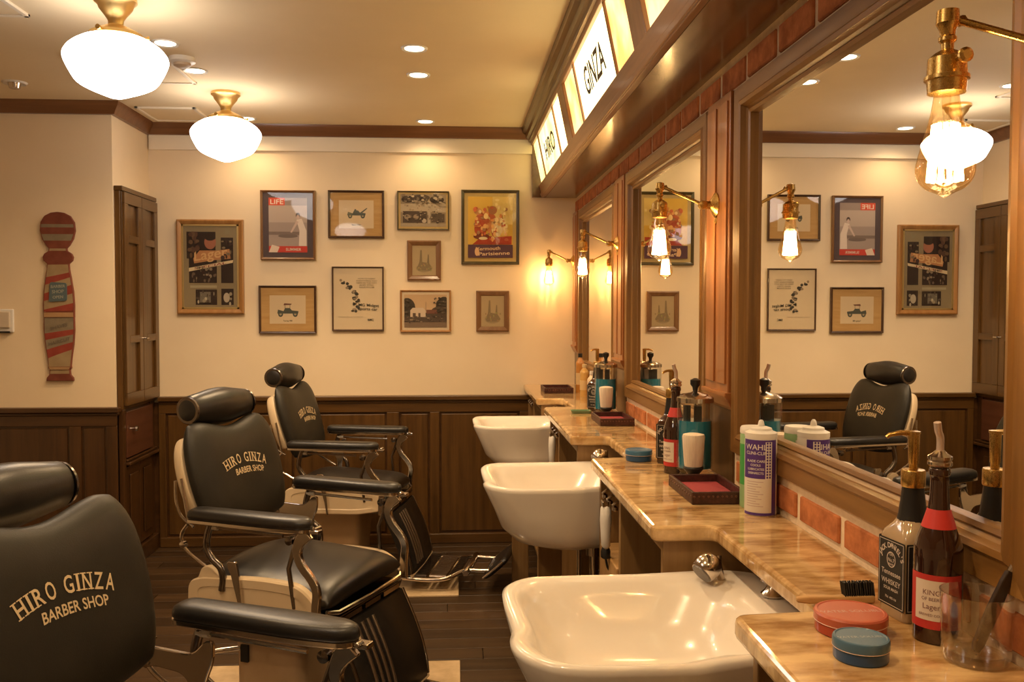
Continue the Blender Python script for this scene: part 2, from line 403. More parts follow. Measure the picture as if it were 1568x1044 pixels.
# ------------------------------------------------------------------ ceiling lights
def downlight(x, y_, on=True, label=None, k=1.0):
    t = thing('recessed_downlight', (x, y_, H), label, 'light', 'recessed ceiling downlights')
    b = MB(); b.lathe([(.040, -.002), (.052, -.006), (.056, 0), (.044, 0)], n=32, cap=False); b.build('trim_ring', WHITEP, t, smooth=40)
    b = MB(); b.lathe([(.040, -.003), (.0405, -.001)], n=32); b.build('lens', emis('downlight lens', (1, .86, .62), 6.0), t)
    if on:
        l = bpy.data.lights.new('downlight', 'SPOT'); l.energy = DOWN_W * 4.2 * k; l.color = WARM; l.spot_size = math.radians(150); l.spot_blend = .8; l.shadow_soft_size = .035
        lo = bpy.data.objects.new('lamp', l); COL.objects.link(lo); lo.parent = t; lo.location = (0, 0, -.03)
DLS = [(-.16, 3.775, 'recessed downlight in the ceiling, nearest of the three right of the globe lamps'), (-.16, 4.2, 'recessed downlight in the ceiling, middle of the three right of the globe lamps'),
       (-.16, 5.235, 'recessed downlight closest to the back wall above the square photo'), (-1.165, 3.77, 'recessed downlight half hidden behind the nearer globe lamp'),
       (-1.165, 4.195, 'recessed downlight beside the smoke detector'), (-1.17, 5.227, 'recessed downlight just behind the farther globe lamp')]
for x, y_, l in DLS: downlight(x, y_, True, l, .22 if y_ > 5 else 1.0)
for x in (-.16, -1.165):
    for y_ in (2.35, .95): downlight(x, y_, True, 'recessed downlight above the camera, outside the picture, %s %s' % ('right row' if x > -1 else 'left row', 'farther' if y_ > 2 else 'nearer'))
def eyelet():
    t = thing('swivel_spotlight', (-2.09, 4.477, H), 'small unlit chrome swivel spotlight in the ceiling at far left', 'light')
    b = MB(); b.lathe([(.030, -.002), (.050, -.008), (.058, 0)], n=28); b.build('housing', WHITEP, t, smooth=40)
    b = MB(); b.lathe([(.002, -.03), (.024, -.028), (.030, -.004)], n=20); b.build('reflector', CHROME, t, smooth=40)
eyelet()
OPAL = emis('opal globe glass', (1.0, .92, .86), GLOBE_E)
def globe(x, y_, zoff, label):
    t = thing('schoolhouse_lamp', (x, y_, H), label, 'ceiling lamp', 'schoolhouse globe lamps')
    b = MB(); b.lathe([(.070, 0), (.072, -.012), (.060, -.022), (.056, -.034), (.036, -.060), (.026, -.076), (.024, -.10 - zoff)], n=32); b.build('canopy', BRASSL, t, smooth=40)
    b = MB(); b.lathe([(.024, -.09 - zoff), (.062, -.108 - zoff), (.088, -.122 - zoff), (.090, -.134 - zoff), (.07, -.134 - zoff)], n=32); b.build('shade_holder', BRASSL, t, smooth=40)
    for k in range(3):
        a = k * 2.1 + .3; b = MB(); b.lathe([(.005, .085), (.005, .10), (.009, .101), (.009, .108)], (0, 0, 0), 10, 'x')
        o = b.build('thumb_screw', BRASS, t, smooth=40); o.rotation_euler = (0, 0, a); o.location = (0, 0, -.127 - zoff)
    z = -zoff
    b = MB(); prof = [(.076, -.120), (.085, -.130), (.125, -.142), (.168, -.166), (.190, -.188), (.197, -.207), (.191, -.228), (.172, -.262), (.150, -.291), (.112, -.311), (.06, -.330), (.026, -.341), (.004, -.344)]
    c = catmull([(r, 0, zz) for r, zz in prof], 3)
    b.lathe([(max(p.x * .875, .002), p.z + z) for p in c], n=40); b.build('opal_globe', OPAL, t, smooth=60)
globe(-1.135, 4.616, .0, 'white opal schoolhouse globe lamp with brass canopy, farther from the camera')
globe(-1.172, 3.25, .0, 'white opal schoolhouse globe lamp at upper left, nearer to the camera')
globe(-1.16, .6, .0, 'white opal schoolhouse globe lamp above and behind the camera')
t = thing('smoke_detector', (-1.163, 3.99, H), 'round beige smoke detector on the ceiling between downlights', 'detector')
b = MB(); b.lathe([(.055, 0), (.055, -.018), (.045, -.024)], n=28); b.build('base', WHITEP, t, smooth=40)
b = MB(); b.lathe([(.036, -.022), (.036, -.034), (.02, -.042)], n=24); b.build('sensor_cap', flat('beige plastic', (.55, .42, .30), .5), t, smooth=40)
def hatch(x0, y0, x1, y1, label):
    t = thing('ceiling_hatch', ((x0 + x1) / 2, (y0 + y1) / 2, H), label, 'hatch')
    b = MB()
    for a, c in (((x0, y0), (x1, y0 + .018)), ((x0, y1 - .018), (x1, y1)), ((x0, y0), (x0 + .018, y1)), ((x1 - .018, y0), (x1, y1))):
        b.box((a[0], a[1], H - .010), (c[0], c[1], H + .002))
    b.build('frame', BAND, t, world=True, bev=.002)
    b = MB(); b.box((x0 + .022, y0 + .022, H - .006), (x1 - .022, y1 - .022, H + .002)); b.build('panel', CEIL, t, world=True)
hatch(-1.70, 4.96, -1.38, 5.30, 'square access hatch in the ceiling beside the back wall')
hatch(-1.66, 3.97, -1.22, 4.42, 'square access hatch in the ceiling behind the nearer globe lamp')
hatch(-2.05, 3.05, -1.55, 3.45, 'square access hatch in the ceiling at the top left corner')

# ------------------------------------------------------------------ wall sconces
FIL = emis('glowing filament', (1.0, .80, .48), 26)
def sconce(ym, yb, label):
    t = thing('wall_sconce', (.722, ym, 1.71), label, 'wall lamp', 'brass wall sconces with filament bulbs')
    jx, jz = (.572 if ym > 1 else .574), 1.765; dy = yb - ym
    R = lambda x, y_, z: (x - .722, y_, z - 1.71)
    b = MB(); b.lathe([(.034, 0), (.034, -.006), (.026, -.012), (.012, -.020), (.010, -.034)], (0, 0, 0), 24, 'x'); b.lathe([(.006, -.05), (.009, -.045), (.007, -.035)], (-.0, 0, .0), 12, 'z')
    b.build('wall_plate', BRASS, t, smooth=40)
    b = MB(); b.lathe([(.002, .016), (.011, .012), (.013, 0), (.011, -.012), (.002, -.016)], (-.040, 0, 0), 16, 'y'); b.build('swivel_joint', BRASS, t, smooth=40)
    b = MB(); b.tube([(-.036, 0, 0), R(jx + .005, dy, jz)], .0045, 10); b.build('arm', BRASS, t, smooth=40)
    c = R(jx, dy, jz)
    b = MB(); b.lathe([(.002, .012), (.012, .009), (.013, -.006), (.009, -.014), (.008, -.020), (.010, -.022), (.010, -.026), (.007, -.029), (.007, -.036), (.014, -.040), (.021, -.046), (.022, -.066), (.025, -.067), (.025, -.071), (.022, -.072), (.021, -.086), (.016, -.087)], c, 24); b.build('lamp_socket', BRASS, t, smooth=30)
    b = MB(); b.tube([(c[0], c[1] - .018, c[2] - .052), (c[0], c[1] - .034, c[2] - .052)], .003, 8)
    b.lathe([(.007, -.034), (.0085, -.036), (.0085, -.040), (.005, -.042)], (c[0], c[1], c[2] - .052), 12, 'y'); b.build('turn_switch', BRASS, t, smooth=30)
    b = MB(); b.tube([(c[0] + .012, c[1], c[2] - .004), (c[0] + .02, c[1], c[2] - .001)], .006, 8); b.build('arm_clamp', BRASS, t, smooth=30)
    bulb = MB(); pr = [(.013, -.084), (.0145, -.094), (.017, -.110), (.022, -.130), (.028, -.152), (.032, -.168), (.0325, -.176), (.030, -.186), (.022, -.196), (.010, -.202), (.003, -.206), (.001, -.207)]
    cc = catmull([(r, 0, z) for r, z in pr], 3); bulb.lathe([(max(.001, p.x), p.z) for p in cc], c, 28, cap=False)
    bo = bulb.build('glass_bulb', AMBERG, t, smooth=60)
    b = MB(); b.tube([(c[0], c[1], c[2] - .086), (c[0], c[1], c[2] - .12)], [.006, .003], 8); b.build('filament_stem', GLASS, bo, smooth=40)
    b = MB()
    for k in range(12):
        a = 2 * PI * k / 12; r0, r1 = .013, .0185
        b.tube([(c[0] + r0 * math.cos(a), c[1] + r0 * math.sin(a), c[2] - .122), (c[0] + r1 * math.cos(a + .3), c[1] + r1 * math.sin(a + .3), c[2] - .188)], .0026, 5)
    b.build('filament', FIL, bo)
    l = bpy.data.lights.new('bulb', 'POINT'); l.energy = BULB_W; l.color = (1, .66, .32); l.shadow_soft_size = .004
    lo = bpy.data.objects.new('lamp', l); COL.objects.link(lo); lo.parent = t; lo.location = (c[0], c[1], c[2] - .15)
    return t
sconce(.96, 1.022, 'brass swing-arm wall sconce with glowing filament bulb at upper right, largest')
sconce(2.435, 2.475, 'brass swing-arm wall sconce on the pilaster between large and middle mirrors')
sconce(3.92, 3.965, 'brass swing-arm wall sconce on the pilaster between middle and far mirrors')
sconce(5.36, 5.375, 'brass swing-arm wall sconce in the far corner by the back wall')

# ------------------------------------------------------------------ countertop & cabinets
PEN = [(4.585, 5.44), (3.225, 4.20), (1.88, 2.765), (.30, 1.335)]
pts = [(.745, D - .003)]; rs = [0]
XP, XE = .424, .567
first = True
for (a, c) in PEN:
    if c > 5.4: pts += [(XP, D - .003)]; rs += [.0]
    else: pts += [(XE, c + .01), (XP + .0, c)]; rs += [.02, .025]
    pts += [(XP, a), (XE - .01, a)]; rs += [.02, .02]
pts += [(XE, -.5), (.745, -.5)]; rs += [0, 0]
b = MB(); b.prism(rpoly(pts, rs, 5), ZC - .034, ZC, 'z')
tag(b.build('countertop', MARB, bev=.009, seg=3), 'long polished tan marble countertop with shelves jutting out between the basins', 'countertop')
def cabinet(a, c, label):
    t = thing('station_cabinet', (.6, (a + c) / 2, 0), label, 'cabinet', 'under-counter cabinets')
    X0, X1, zt = .452, .738, .927
    P_ = lambda n, p, q, m, bev=.002: (lambda bb: bb.build(n, m, t, bev=bev, world=True))(MB().box(p, q))
    P_('end_panel', (X0, a + .02, .05), (X1, a + .042, zt), OZ); P_('end_panel', (X0, c - .042, .05), (X1, c - .02, zt), OZ)
    P_('back_panel', (X1 - .015, a + .042, .08), (X1, c - .042, zt), DARKIN)
    P_('bottom_panel', (X0, a + .042, .08), (X1 - .015, c - .042, .10), OX)
    dv = c - .335
    P_('divider', (X0 + .004, dv - .012, .10), (X1 - .015, dv + .012, zt), OZ)
    P_('plinth', (X0 + .04, a + .03, 0), (X1, c - .03, .08), DARKIN)
    P_('top_rail', (X0 + .002, a + .042, zt - .03), (X0 + .02, c - .042, zt), OX)
    bx = P_('drawer_box', (X0 - .002, dv + .014, .10), (X1 - .02, c - .044, .705), LIGHTW, .004)
    P_('hook_rail', (X0 + .03, dv + .014, .872), (X0 + .05, c - .044, .892), OX)
    for k in range(3):
        yy = dv + .06 + k * .085
        b = MB(); b.tube([(X0 + .034, yy, .882), (X0 + .008, yy, .880), (X0 - .004, yy, .872), (X0 + .002, yy, .858)], .005, 8)
        b.lathe([(.002, -.009), (.009, -.004), (.009, .004), (.002, .009)], (X0 + .002, yy, .862), 12); b.build('hook', CHROME, t, smooth=40, world=True)
    return t
CL = ['oak under-counter cabinet beneath the farthest counter section by the back wall', 'oak under-counter cabinet between the first and second basins from the back', 'oak under-counter cabinet between the middle and the nearest basin', 'oak under-counter cabinet at the lower right corner, nearest the camera']
for (a, c), l in zip(PEN, CL): cabinet(a, c, l)
for (p, q), l in zip(((1.335, 1.88), (2.765, 3.225), (4.20, 4.585)), ('dark wooden panel behind the nearest basin', 'dark wooden panel behind the middle basin', 'dark wooden panel behind the farthest basin')):
    tag(MB().box((.672, p - .018, .05), (.690, q + .018, .926)).build('apron_panel', WY, bev=.002), l, 'panel')
def clipper(x, y_, z, label):
    t = thing('hair_clipper', (x, y_, z), label, 'clipper', 'white hair clippers hanging on hooks')
    b = MB(); sec = [(.012, .0), (.019, -.012), (.021, -.045), (.018, -.085), (.016, -.118), (.010, -.126)]
    b.loft([[(r * .8 * math.cos(a), r * 1.5 * math.sin(a), zz) for a in [2 * PI * k / 14 for k in range(14)]] for r, zz in sec]); b.build('body', WHITEP, t, smooth=50)
    b = MB(); b.loft([[(r * .8 * math.cos(a), r * math.sin(a), zz) for a in [2 * PI * k / 14 for k in range(14)]] for r, zz in ((.012, -.122), (.018, -.135), (.018, -.152), (.012, -.156))]); b.build('tail_grip', BLACKP, t, smooth=50)
    b = MB(); b.box((-.012, -.018, -.004), (.006, .018, .012)); b.build('blade', CHROME, t, bev=.002)
    b = MB(); b.tube(catmull([(0, 0, -.155), (.01, .01, -.19), (.03, .0, -.20), (.06, -.02, -.17)], 5), .0035, 8); b.build('cord', BLACKP, t, smooth=40)
clipper(.440, 2.56, .858, 'white hair clipper hanging under the middle counter section'); clipper(.440, 3.98, .858, 'white hair clipper hanging under the counter section behind the middle basin')

# ------------------------------------------------------------------ wash basins
def sup(n, xl, xr, bw, e, z, shape=1.0):
    """superellipse ring in plan; the basin widens towards its rear deck on the far side and tucks in under the counter on the near side"""
    out = []; cx, ax = (xl + xr) / 2, (xr - xl) / 2
    for k in range(n):
        a = 2 * PI * k / n; c, s_ = math.cos(a), math.sin(a)
        x = cx + ax * math.copysign(abs(c) ** (2 / e), c); y_ = bw * math.copysign(abs(s_) ** (2 / e), s_)
        u = min(1, max(0, (x - .36) / .24)); u = u * u * (3 - 2 * u); v = min(1, max(0, (x - .38) / .06)); v = v * v * (3 - 2 * v)
        y_ *= (1 + (.10 if bw > .228 else .055) * u * shape) if y_ > 0 else (1 - .13 * v)
        if x < .16: y_ *= 1 - .06 * (.16 - x) / .06
        out.append((x, y_, z))
    return out
def basin(yc, label, hw=.245):
    t = thing('wash_basin', (.42, yc, .60), label, 'wash basin', 'white ceramic shampoo basins')
    n = 96
    def mod(r, dz, notch):
        out = []
        for x, y_, z in r:
            lf = max(0, min(1, (.20 - x) / .10)); g = math.exp(-(y_ / .085) ** 2)
            out.append((x + notch * lf * g * .020, y_, z - dz * (lf * g * .020) + (.005 * lf * (1 - g))))
        return out
    R = []
    R.append(sup(n, .34, .64, .11, 2.6, .660)); R.append(sup(n, .25, .655, .18, 3.0, .664)); R.append(sup(n, .194, .66, .215, 3.6, .684))
    R.append(sup(n, .152, .664, hw - .016, 4.2, .725)); R.append(sup(n, .128, .666, hw - .011, 4.8, .785)); R.append(sup(n, .105, .667, hw - .004, 5.6, .835))
    R.append(mod(sup(n, .092, .668, hw - .001, 5.4, .856), 1, .6)); R.append(mod(sup(n, .090, .668, hw, 5.4, .866), 1, .8)); R.append(mod(sup(n, .097, .664, hw - .007, 5.2, .872), 1, 1))
    R.append(mod(sup(n, .112, .60, hw - .017, 5, .870), 1, 1.3)); R.append(mod(sup(n, .124, .560, hw - .028, 3.8, .860, 0), 1, 1.3))
    R.append(mod(sup(n, .136, .545, hw - .042, 3.4, .835, 0), .5, 1)); R.append(sup(n, .162, .525, hw - .06, 3.0, .80, 0)); R.append(sup(n, .20, .50, .155, 2.8, .762, 0))
    R.append(sup(n, .26, .45, .095, 2.4, .744, 0)); R.append(sup(n, .335, .385, .025, 2, .737, 0))
    b = MB(); b.loft([[(x, y_ + yc, z) for x, y_, z in r] for r in R]); o = b.build('bowl', CERAM, t, smooth=75, world=True)
    b = MB(); b.lathe([(.024, .736), (.026, .742), (.018, .744), (.004, .743)], (.36, yc, 0), 20); b.build('drain', CHROME, t, smooth=40, world=True)
    # hand shower head resting at the rim
    b = MB(); c = Vector((.522, yc + .195, .900)); ax = Vector((-.55, -.25, -.45)).normalized(); u = ax.orthogonal().normalized(); v = ax.cross(u)
    prof = [(.030, .028), (.034, .022), (.036, .006), (.033, -.010), (.024, -.022), (.012, -.030), (.004, -.033)]
    b.loft([[c + ax * h_ + (u * math.cos(2 * PI * k / 22) + v * math.sin(2 * PI * k / 22)) * r for k in range(22)] for r, h_ in [(r * .8, h_ * .8) for r, h_ in prof]]); b.build('shower_head', CHROME, t, smooth=40, world=True)
    b = MB(); b.loft([[c + ax * h_ + (u * math.cos(2 * PI * k / 22) + v * math.sin(2 * PI * k / 22)) * r for k in range(22)] for r, h_ in ((.0225, .0215), (.0215, .0252), (.008, .026))]); b.build('spray_face', flat('grey spray face', (.18, .16, .15), .35, .5), t, smooth=40, world=True)
    b = MB(); b.tube(catmull([c - ax * .03 + Vector((0, 0, 0)), c + Vector((.022, .006, -.004)), c + Vector((.03, .012, -.03)), c + Vector((.032, .014, -.055))], 5), [.008] * 16, 12); b.build('hose_neck', CHROME, t, smooth=40, world=True)
    b = MB(); b.lathe([(.022, .872), (.024, .876), (.016, .884), (.012, .892), (.022, .898), (.026, .902), (.022, .908), (.006, .912)], (.618, yc + .085, 0), 20); b.build('tap_knob', CHROME, t, smooth=40, world=True)
    b = MB(); b.tube([(.47, yc + .0, .63), (.47, yc, .50), (.485, yc, .47), (.52, yc, .46), (.668, yc, .46)], .016, 12); b.lathe([(.028, .60), (.028, .63)], (.47, yc, 0), 16); b.tube([(.42, yc, .63), (.42, yc, .42), (.425, yc, .40), (.45, yc, .40)], .008, 10); b.build('waste_pipe', CHROME, t, smooth=40, world=True)
    b = MB(); b.lathe([(.006, -.05), (.012, -.04), (.014, -.02), (.02, -.018), (.02, 0)], (.52, yc + .02, .53), 14, 'x'); b.build('stop_valve', CHROME, t, smooth=40, world=True)
    b = MB(); b.box((.30, yc + .19, 0), (.385, yc + .222, .655)); b.build('support_post', OZ, t, bev=.003, world=True)
basin(1.60, 'large white ceramic shampoo basin nearest the camera'); basin(2.965, 'white ceramic shampoo basin, middle of the three'); basin(4.378, 'white ceramic shampoo basin farthest from the camera', .222)

# ------------------------------------------------------------------ barber chairs
def backx(z): return -.148 - .105 * (z - .65) / .36
def backsurf(y_, z):   # front surface of backrest pad
    s = y_ / .245; t_ = (z - .84) / .205
    f = max(0, (1 - abs(s) ** 5)) * max(0, (1 - abs(t_) ** 5)); return backx(z) + .046 * f ** .42
def cushion(mb, P, N, df, db, nu=22, nv=22, p=5, rnd=.32, e=.42):
    """P(s,t)->point; N outward vector; closed pillow"""
    rows = []
    def sq(s, t_): return s * math.sqrt(1 - rnd * t_ * t_ / 2), t_ * math.sqrt(1 - rnd * s * s / 2)
    N = Vector(N)
    def grid(sg, d):
        g = []
        for j in range(nv + 1):
            for i in range(nu + 1):
                s0 = math.sin((i / nu * 2 - 1) * PI / 2); t0 = math.sin((j / nv * 2 - 1) * PI / 2)
                s, t_ = sq(s0, t0); f = (max(0, 1 - abs(s0) ** p) * max(0, 1 - abs(t0) ** p)) ** e
                g.append(Vector(P(s, t_)) + N * (sg * d * f))
        return g
    for sg, d in ((1, df), (-1, db)):
        g = grid(sg, d); fs = []
        for j in range(nv):
            for i in range(nu):
                a = j * (nu + 1) + i; fs.append((a, a + 1, a + nu + 2, a + nu + 1))
        mb.add(g, fs)
def weld(o, d=.0004):
    import bmesh
    bm = bmesh.new(); bm.from_mesh(o.data); bmesh.ops.remove_doubles(bm, verts=bm.verts, dist=d); bmesh.ops.recalc_face_normals(bm, faces=bm.faces); bm.to_mesh(o.data); bm.free()
    o.data.polygons.foreach_set('use_smooth', [True] * len(o.data.polygons))
def make_chair(label):
    t = thing('barber_chair', (0, 0, 0), label, 'barber chair', 'black and cream barber chairs')
    B = lambda n, b, m, **k: b.build(n, m, t, **k)
    # pedestal
    b = MB(); prof = [(.235, .012), (.235, .03), (.20, .045), (.15, .06)]
    b.lathe(prof, n=36); B('pedestal_foot', b, CHROME, smooth=40)
    b = MB(); b.loft([[(x * k, y_ * k, z) for x, y_ in rpoly([(-.13, -.13), (.15, -.13), (.15, .13), (-.13, .13)], .05, 4)] for z, k in ((.055, .98), (.20, .98), (.36, 1.05), (.41, 1.12))]); B('pedestal', b, noisy('tan enamel', (.46, .32, .19), (.52, .37, .23), (5, 5, 5), .35, 0, coat=.3), smooth=40)
    b = MB(); b.box((-.09, -.140, .20), (-.06, -.131, .26)); B('pump_slot', b, BLACKP)
    b = MB(); b.tube([(-.10, -.12, .24), (-.16, -.17, .24), (-.27, -.25, .22), (-.30, -.27, .215)], [.009, .009, .009, .013], 10); B('pump_pedal', b, CHROME, smooth=40)
    # side panels
    out0 = rpoly([(-.185, .43), (-.182, .52), (-.125, .535), (.10, .553), (.25, .545), (.312, .49), (.312, .425), (.20, .405), (-.13, .402)], [.03, .035, .01, .08, .06, .05, .02, .05, .04], 5)
    for sd in (-1, 1):
        kz = 1 if sd < 0 else .80
        out = [(x, .40 + (z - .40) * kz) for x, z in out0]; ins = [(x * .86 + .012, (z - .48) * .62 + .475) for x, z in out]
        b = MB(); b.loft([[(x, sd * .262, z) for x, z in out], [(x, sd * .285, z) for x, z in out], [(x * .985, sd * .292, (z - .48) * .93 + .48) for x, z in out], [(x, sd * .2925, z) for x, z in ins], [(x * .97, sd * .2895, (z - .475) * .93 + .475) for x, z in ins]])
        o = B('side_panel', b, CREAM, smooth=32)
        b = MB(); nub = rpoly([(x, .40 + (z - .40) * kz) for x, z in [(-.155, .51), (-.13, .568), (-.10, .575), (-.045, .533), (-.03, .51)]], .02, 4); b.prism(nub, sd * .262, sd * .286, 'y'); b.build('panel_lug', CREAM, o, bev=.004)
    # recline lever near side
    b = MB(); b.loft([[(x + dx, -.308 + dy, z) for dx, dy in ((-w_, -.006), (w_, -.006), (w_, .006), (-w_, .006))] for x, z, w_ in ((.048, .405, .004), (.040, .47, .007), (.022, .56, .015), (.012, .588, .019), (.010, .600, .018), (.010, .606, .012))])
    B('recline_lever', b, CHROME, bev=.003)
    # seat
    b = MB()
    def seatP(s, t_): return (.092 + .250 * s, .262 * t_, .488 - .014 * s + .024 * (1 - t_ * t_))
    cushion(b, seatP, (0, 0, 1), .052, .046, 26, 26, 6, .18, .38); o = B('seat', b, LEATH); weld(o)
    b = MB(); b.tube(rpoly([(.335, -.24), (.346, 0), (.335, .24)], 0) and [(.325, -.25, .455), (.345, -.21, .447), (.352, 0, .445), (.345, .21, .447), (.325, .25, .455)], .008, 8); B('seat_bead', b, CHROME, smooth=40)
    b = MB(); b.prism([(.05, .40), (.335, .40), (.348, .432), (.05, .43)], -.235, .235, 'y'); B('seat_rail', b, DCHROME, bev=.004)
    for y0_, y1_ in ((-.20, -.07), (-.045, .06), (.085, .20)):
        b = MB(); b.box((.342, y0_, .409), (.350, y1_, .425)); B('rail_slot', b, CHROME if y0_ > .05 else DCHROME)
    # backrest
    b = MB()
    def backP(s, t_):
        y_ = .247 * s * (1 + .02 * t_ - .17 * max(0, t_) ** 5)
        top = 1.026 - .027 * math.cos(PI * s) - .04 * max(0, abs(s) - .7)
        zb = .645; z = zb + (top - zb) * (t_ + 1) / 2; return (backx(z), y_, z)
    cushion(b, backP, (1, 0, .25), .046, .030, 30, 30, 4.4, .46, .44); o = B('backrest', b, LEATHB); weld(o)
    b = MB()
    def shellP(s, t_):
        y_ = .248 * s * (1 - .10 * max(0, t_) ** 4); z = .70 + (.992 - .70) * (t_ + 1) / 2; return (backx(z) - .026, y_, z)
    cushion(b, shellP, (1, 0, .25), .006, .046, 24, 24, 10, .42, .22); o = B('back_shell', b, CREAM); weld(o)
    # lettering
    from mathutils.bvhtree import BVHTree
    bko = [c for c in t.children if c.name.startswith('backrest')][0]; bvh = BVHTree.FromPolygons([v.co for v in bko.data.vertices], [p.vertices[:] for p in bko.data.polygons])
    b = MB()
    SER = MB()
    R_ = .30; txt = 'HIRO GINZA'; widths = {'I': .55, ' ': .5}
    tot = sum(widths.get(c, 1) for c in txt); adv = .232 / tot; a = -.122
    def surf(y_, z, z0): return (bvh.ray_cast(Vector((.4, y_ + .004, z)), Vector((-1, 0, 0)))[0].x + .0014, y_ + .004, z)
    for c in txt:
        w_ = widths.get(c, 1) * adv
        if c != ' ':
            vs, fs = text_mesh(c, .047, .0006, 0, 'CENTER'); xs_ = [v[0] for v in vs]; wc = max(xs_) - min(xs_); mx = (max(xs_) + min(xs_)) / 2
            k = (w_ * .80 / wc) if c != 'I' else 1.0
            if c == 'I': k = 1
            polys = [((v[0] - mx) * k, v[1]) for v in vs]
            parts = [(polys, fs)]
            hh = max(v[1] for v in vs)
            if c in 'HIRN':     # slab serifs on stems
                xsv = sorted(set(round(p[0], 4) for p in polys)); L_, Rr = xsv[0], xsv[-1]
                stems = {'H': (L_, Rr), 'N': (L_, Rr), 'R': (L_,), 'I': (0,)}[c]
                for sx_ in stems:
                    cxs = sx_ + (.003 if sx_ == L_ and c != 'I' else -.003 if c != 'I' else 0)
                    for zz in (0, hh - .0022):
                        parts.append(([(cxs - .0068, zz), (cxs + .0068, zz), (cxs + .0068, zz + .0022), (cxs - .0068, zz + .0022)], [(0, 1, 2, 3)]))
            mid = a + w_ / 2; th = mid / R_ * 1.0
            for po, ff in parts:
                out_ = []
                for px_, pz in po:
                    yy = (R_ + pz) * math.sin(th) + px_ * math.cos(th); zz = .872 - R_ + (R_ + pz) * math.cos(th) - px_ * math.sin(th)
                    out_.append(surf(yy, zz - .06 * yy, 0))
                b.add(out_, ff)
        a += w_
    B('name_lettering', b, LETTER)
    b = MB(); vs, fs = text_mesh('BARBER SHOP', .030, .0005, 0); wd_ = max(v[0] for v in vs) - min(v[0] for v in vs); k = .158 / wd_
    b.add([surf(x * k + .006, .835 + y_ - .06 * (x * k) - 1.0 * (x * k) ** 2, 0) for x, y_, z in vs], fs); B('shop_lettering', b, LETTER)
    # headrest
    b = MB(); prof = [(.034, -.160), (.045, -.158), (.051, -.150), (.058, -.10), (.067, -.04), (.069, 0), (.067, .04), (.058, .10), (.051, .150), (.045, .158), (.034, .160)]
    rings = []
    for r, y_ in prof:
        rings.append([(-.285 + r * .88 * math.cos(2 * PI * k / 28), y_, 1.068 + r * math.sin(2 * PI * k / 28)) for k in range(28)])
    b.loft(rings); hr = B('headrest', b, LEATH, smooth=60)
    for sd in (-1, 1):
        b = MB(); b.lathe([(.048, .156), (.049, .160), (.046, .1635), (.040, .164)] if sd > 0 else [(.048, -.156), (.049, -.160), (.046, -.1635), (.040, -.164)], (-.285, 0, 1.068), 28, 'y'); b.build('end_ring', DCHROME, hr, smooth=40)
        b = MB(); b.lathe([(.040, sd * .162), (.034, sd * .166), (.004, sd * .167)], (-.285, 0, 1.068), 24, 'y'); b.build('end_cap', LEATH, hr, smooth=40)
    b = MB(); b.box((-.325, -.035, .90), (-.312, .035, 1.06)); B('headrest_bar', b, CHROME, bev=.003)
    # arms
    for sd in (-1, 1):
        Y = .300 * sd
        b = MB()
        ol = rpoly([(-.155, -.040), (.18, -.046), (.285, -.034), (.315, 0), (.285, .034), (.18, .046), (-.155, .040)], [.03, .06, .03, .03, .03, .06, .03], 5)
        def ring(k, z): return [(.075 + (x - .075) * (1 - (1 - k) * .18), Y + y_ * k, z) for x, y_ in ol]
        b.loft([ring(.90, .736), ring(1.0, .742), ring(1.0, .752), ring(.93, .762), ring(.72, .768), ring(.3, .770)]); pad = B('arm_pad', b, LEATH, smooth=50)
        b = MB(); b.loft([ring(.97, .724), ring(1.03, .727), ring(1.03, .736), ring(.97, .737)]); B('arm_plate', b, CHROME, smooth=35)
        b = MB(); b.box((.300, Y - .014, .722), (.335, Y + .014, .734)); b.tube([(.318, Y - .006, .735), (.318, Y - .03 * sd, .735)], .007, 8); B('arm_catch', b, CHROME, bev=.003)
        # front post S curve: flat bar
        path = catmull([(.292, 0, .722), (.262, 0, .690), (.252, 0, .655), (.268, 0, .615), (.305, 0, .572), (.322, 0, .535), (.318, 0, .48), (.318, 0, .41)], 5)
        wds = [.024 - .010 * min(1, i / 12) for i in range(len(path))]
        b = MB(); rings = []
        for i, p in enumerate(path):
            d = (path[min(i + 1, len(path) - 1)] - path[max(0, i - 1)]).normalized(); nrm = Vector((d.z, 0, -d.x))
            rings.append([p + nrm * wds[i] + Vector((0, Y - .009, 0)), p + nrm * wds[i] + Vector((0, Y + .009, 0)), p - nrm * wds[i] + Vector((0, Y + .009, 0)), p - nrm * wds[i] + Vector((0, Y - .009, 0))])
        b.loft(rings); B('front_post', b, CHROME, bev=.004, smooth=40)
        b = MB(); b.tube([(.25, Y, .70), (.215, Y * .98, .60), (.23, Y * .95, .47)], .008, 8); B('post_brace', b, DCHROME, smooth=40)
        # rear bracket & post
        path = catmull([(-.085, 0, .722), (-.100, 0, .680), (-.104, 0, .636), (-.082, 0, .600), (-.050, 0, .575), (-.040, 0, .540), (-.045, 0, .50)], 5)
        b = MB(); b.tube([(p.x, Y * .97, p.z) for p in path], .012, 10); B('rear_post', b, DCHROME, smooth=50)
        br = rpoly([(-.225, .668), (-.09, .664), (-.055, .700), (-.035, .700), (-.035, .655), (-.06, .60), (-.062, .50), (-.088, .50), (-.092, .585), (-.115, .618), (-.20, .625), (-.225, .612)], [.01, .02, .02, .01, .02, .03, .005, .005, .04, .05, .02, .01], 4)
        if sd > 0: b = MB(); b.prism(br, .262 * sd, .274 * sd, 'y'); B('back_bracket', b, CHROME, bev=.003)
        # chrome tilt rod under arm
        b = MB(); b.tube([(-.07, Y - .012 * sd, .706), (.19, Y - .012 * sd, .700)], .0055, 8); B('tilt_rod', b, CHROME, smooth=40)
        b = MB(); b.tube([(-.095, Y - .012 * sd, .7065), (-.062, Y - .012 * sd, .7058)], .0095, 12); B('rod_ferrule', b, WHITEP, smooth=40)
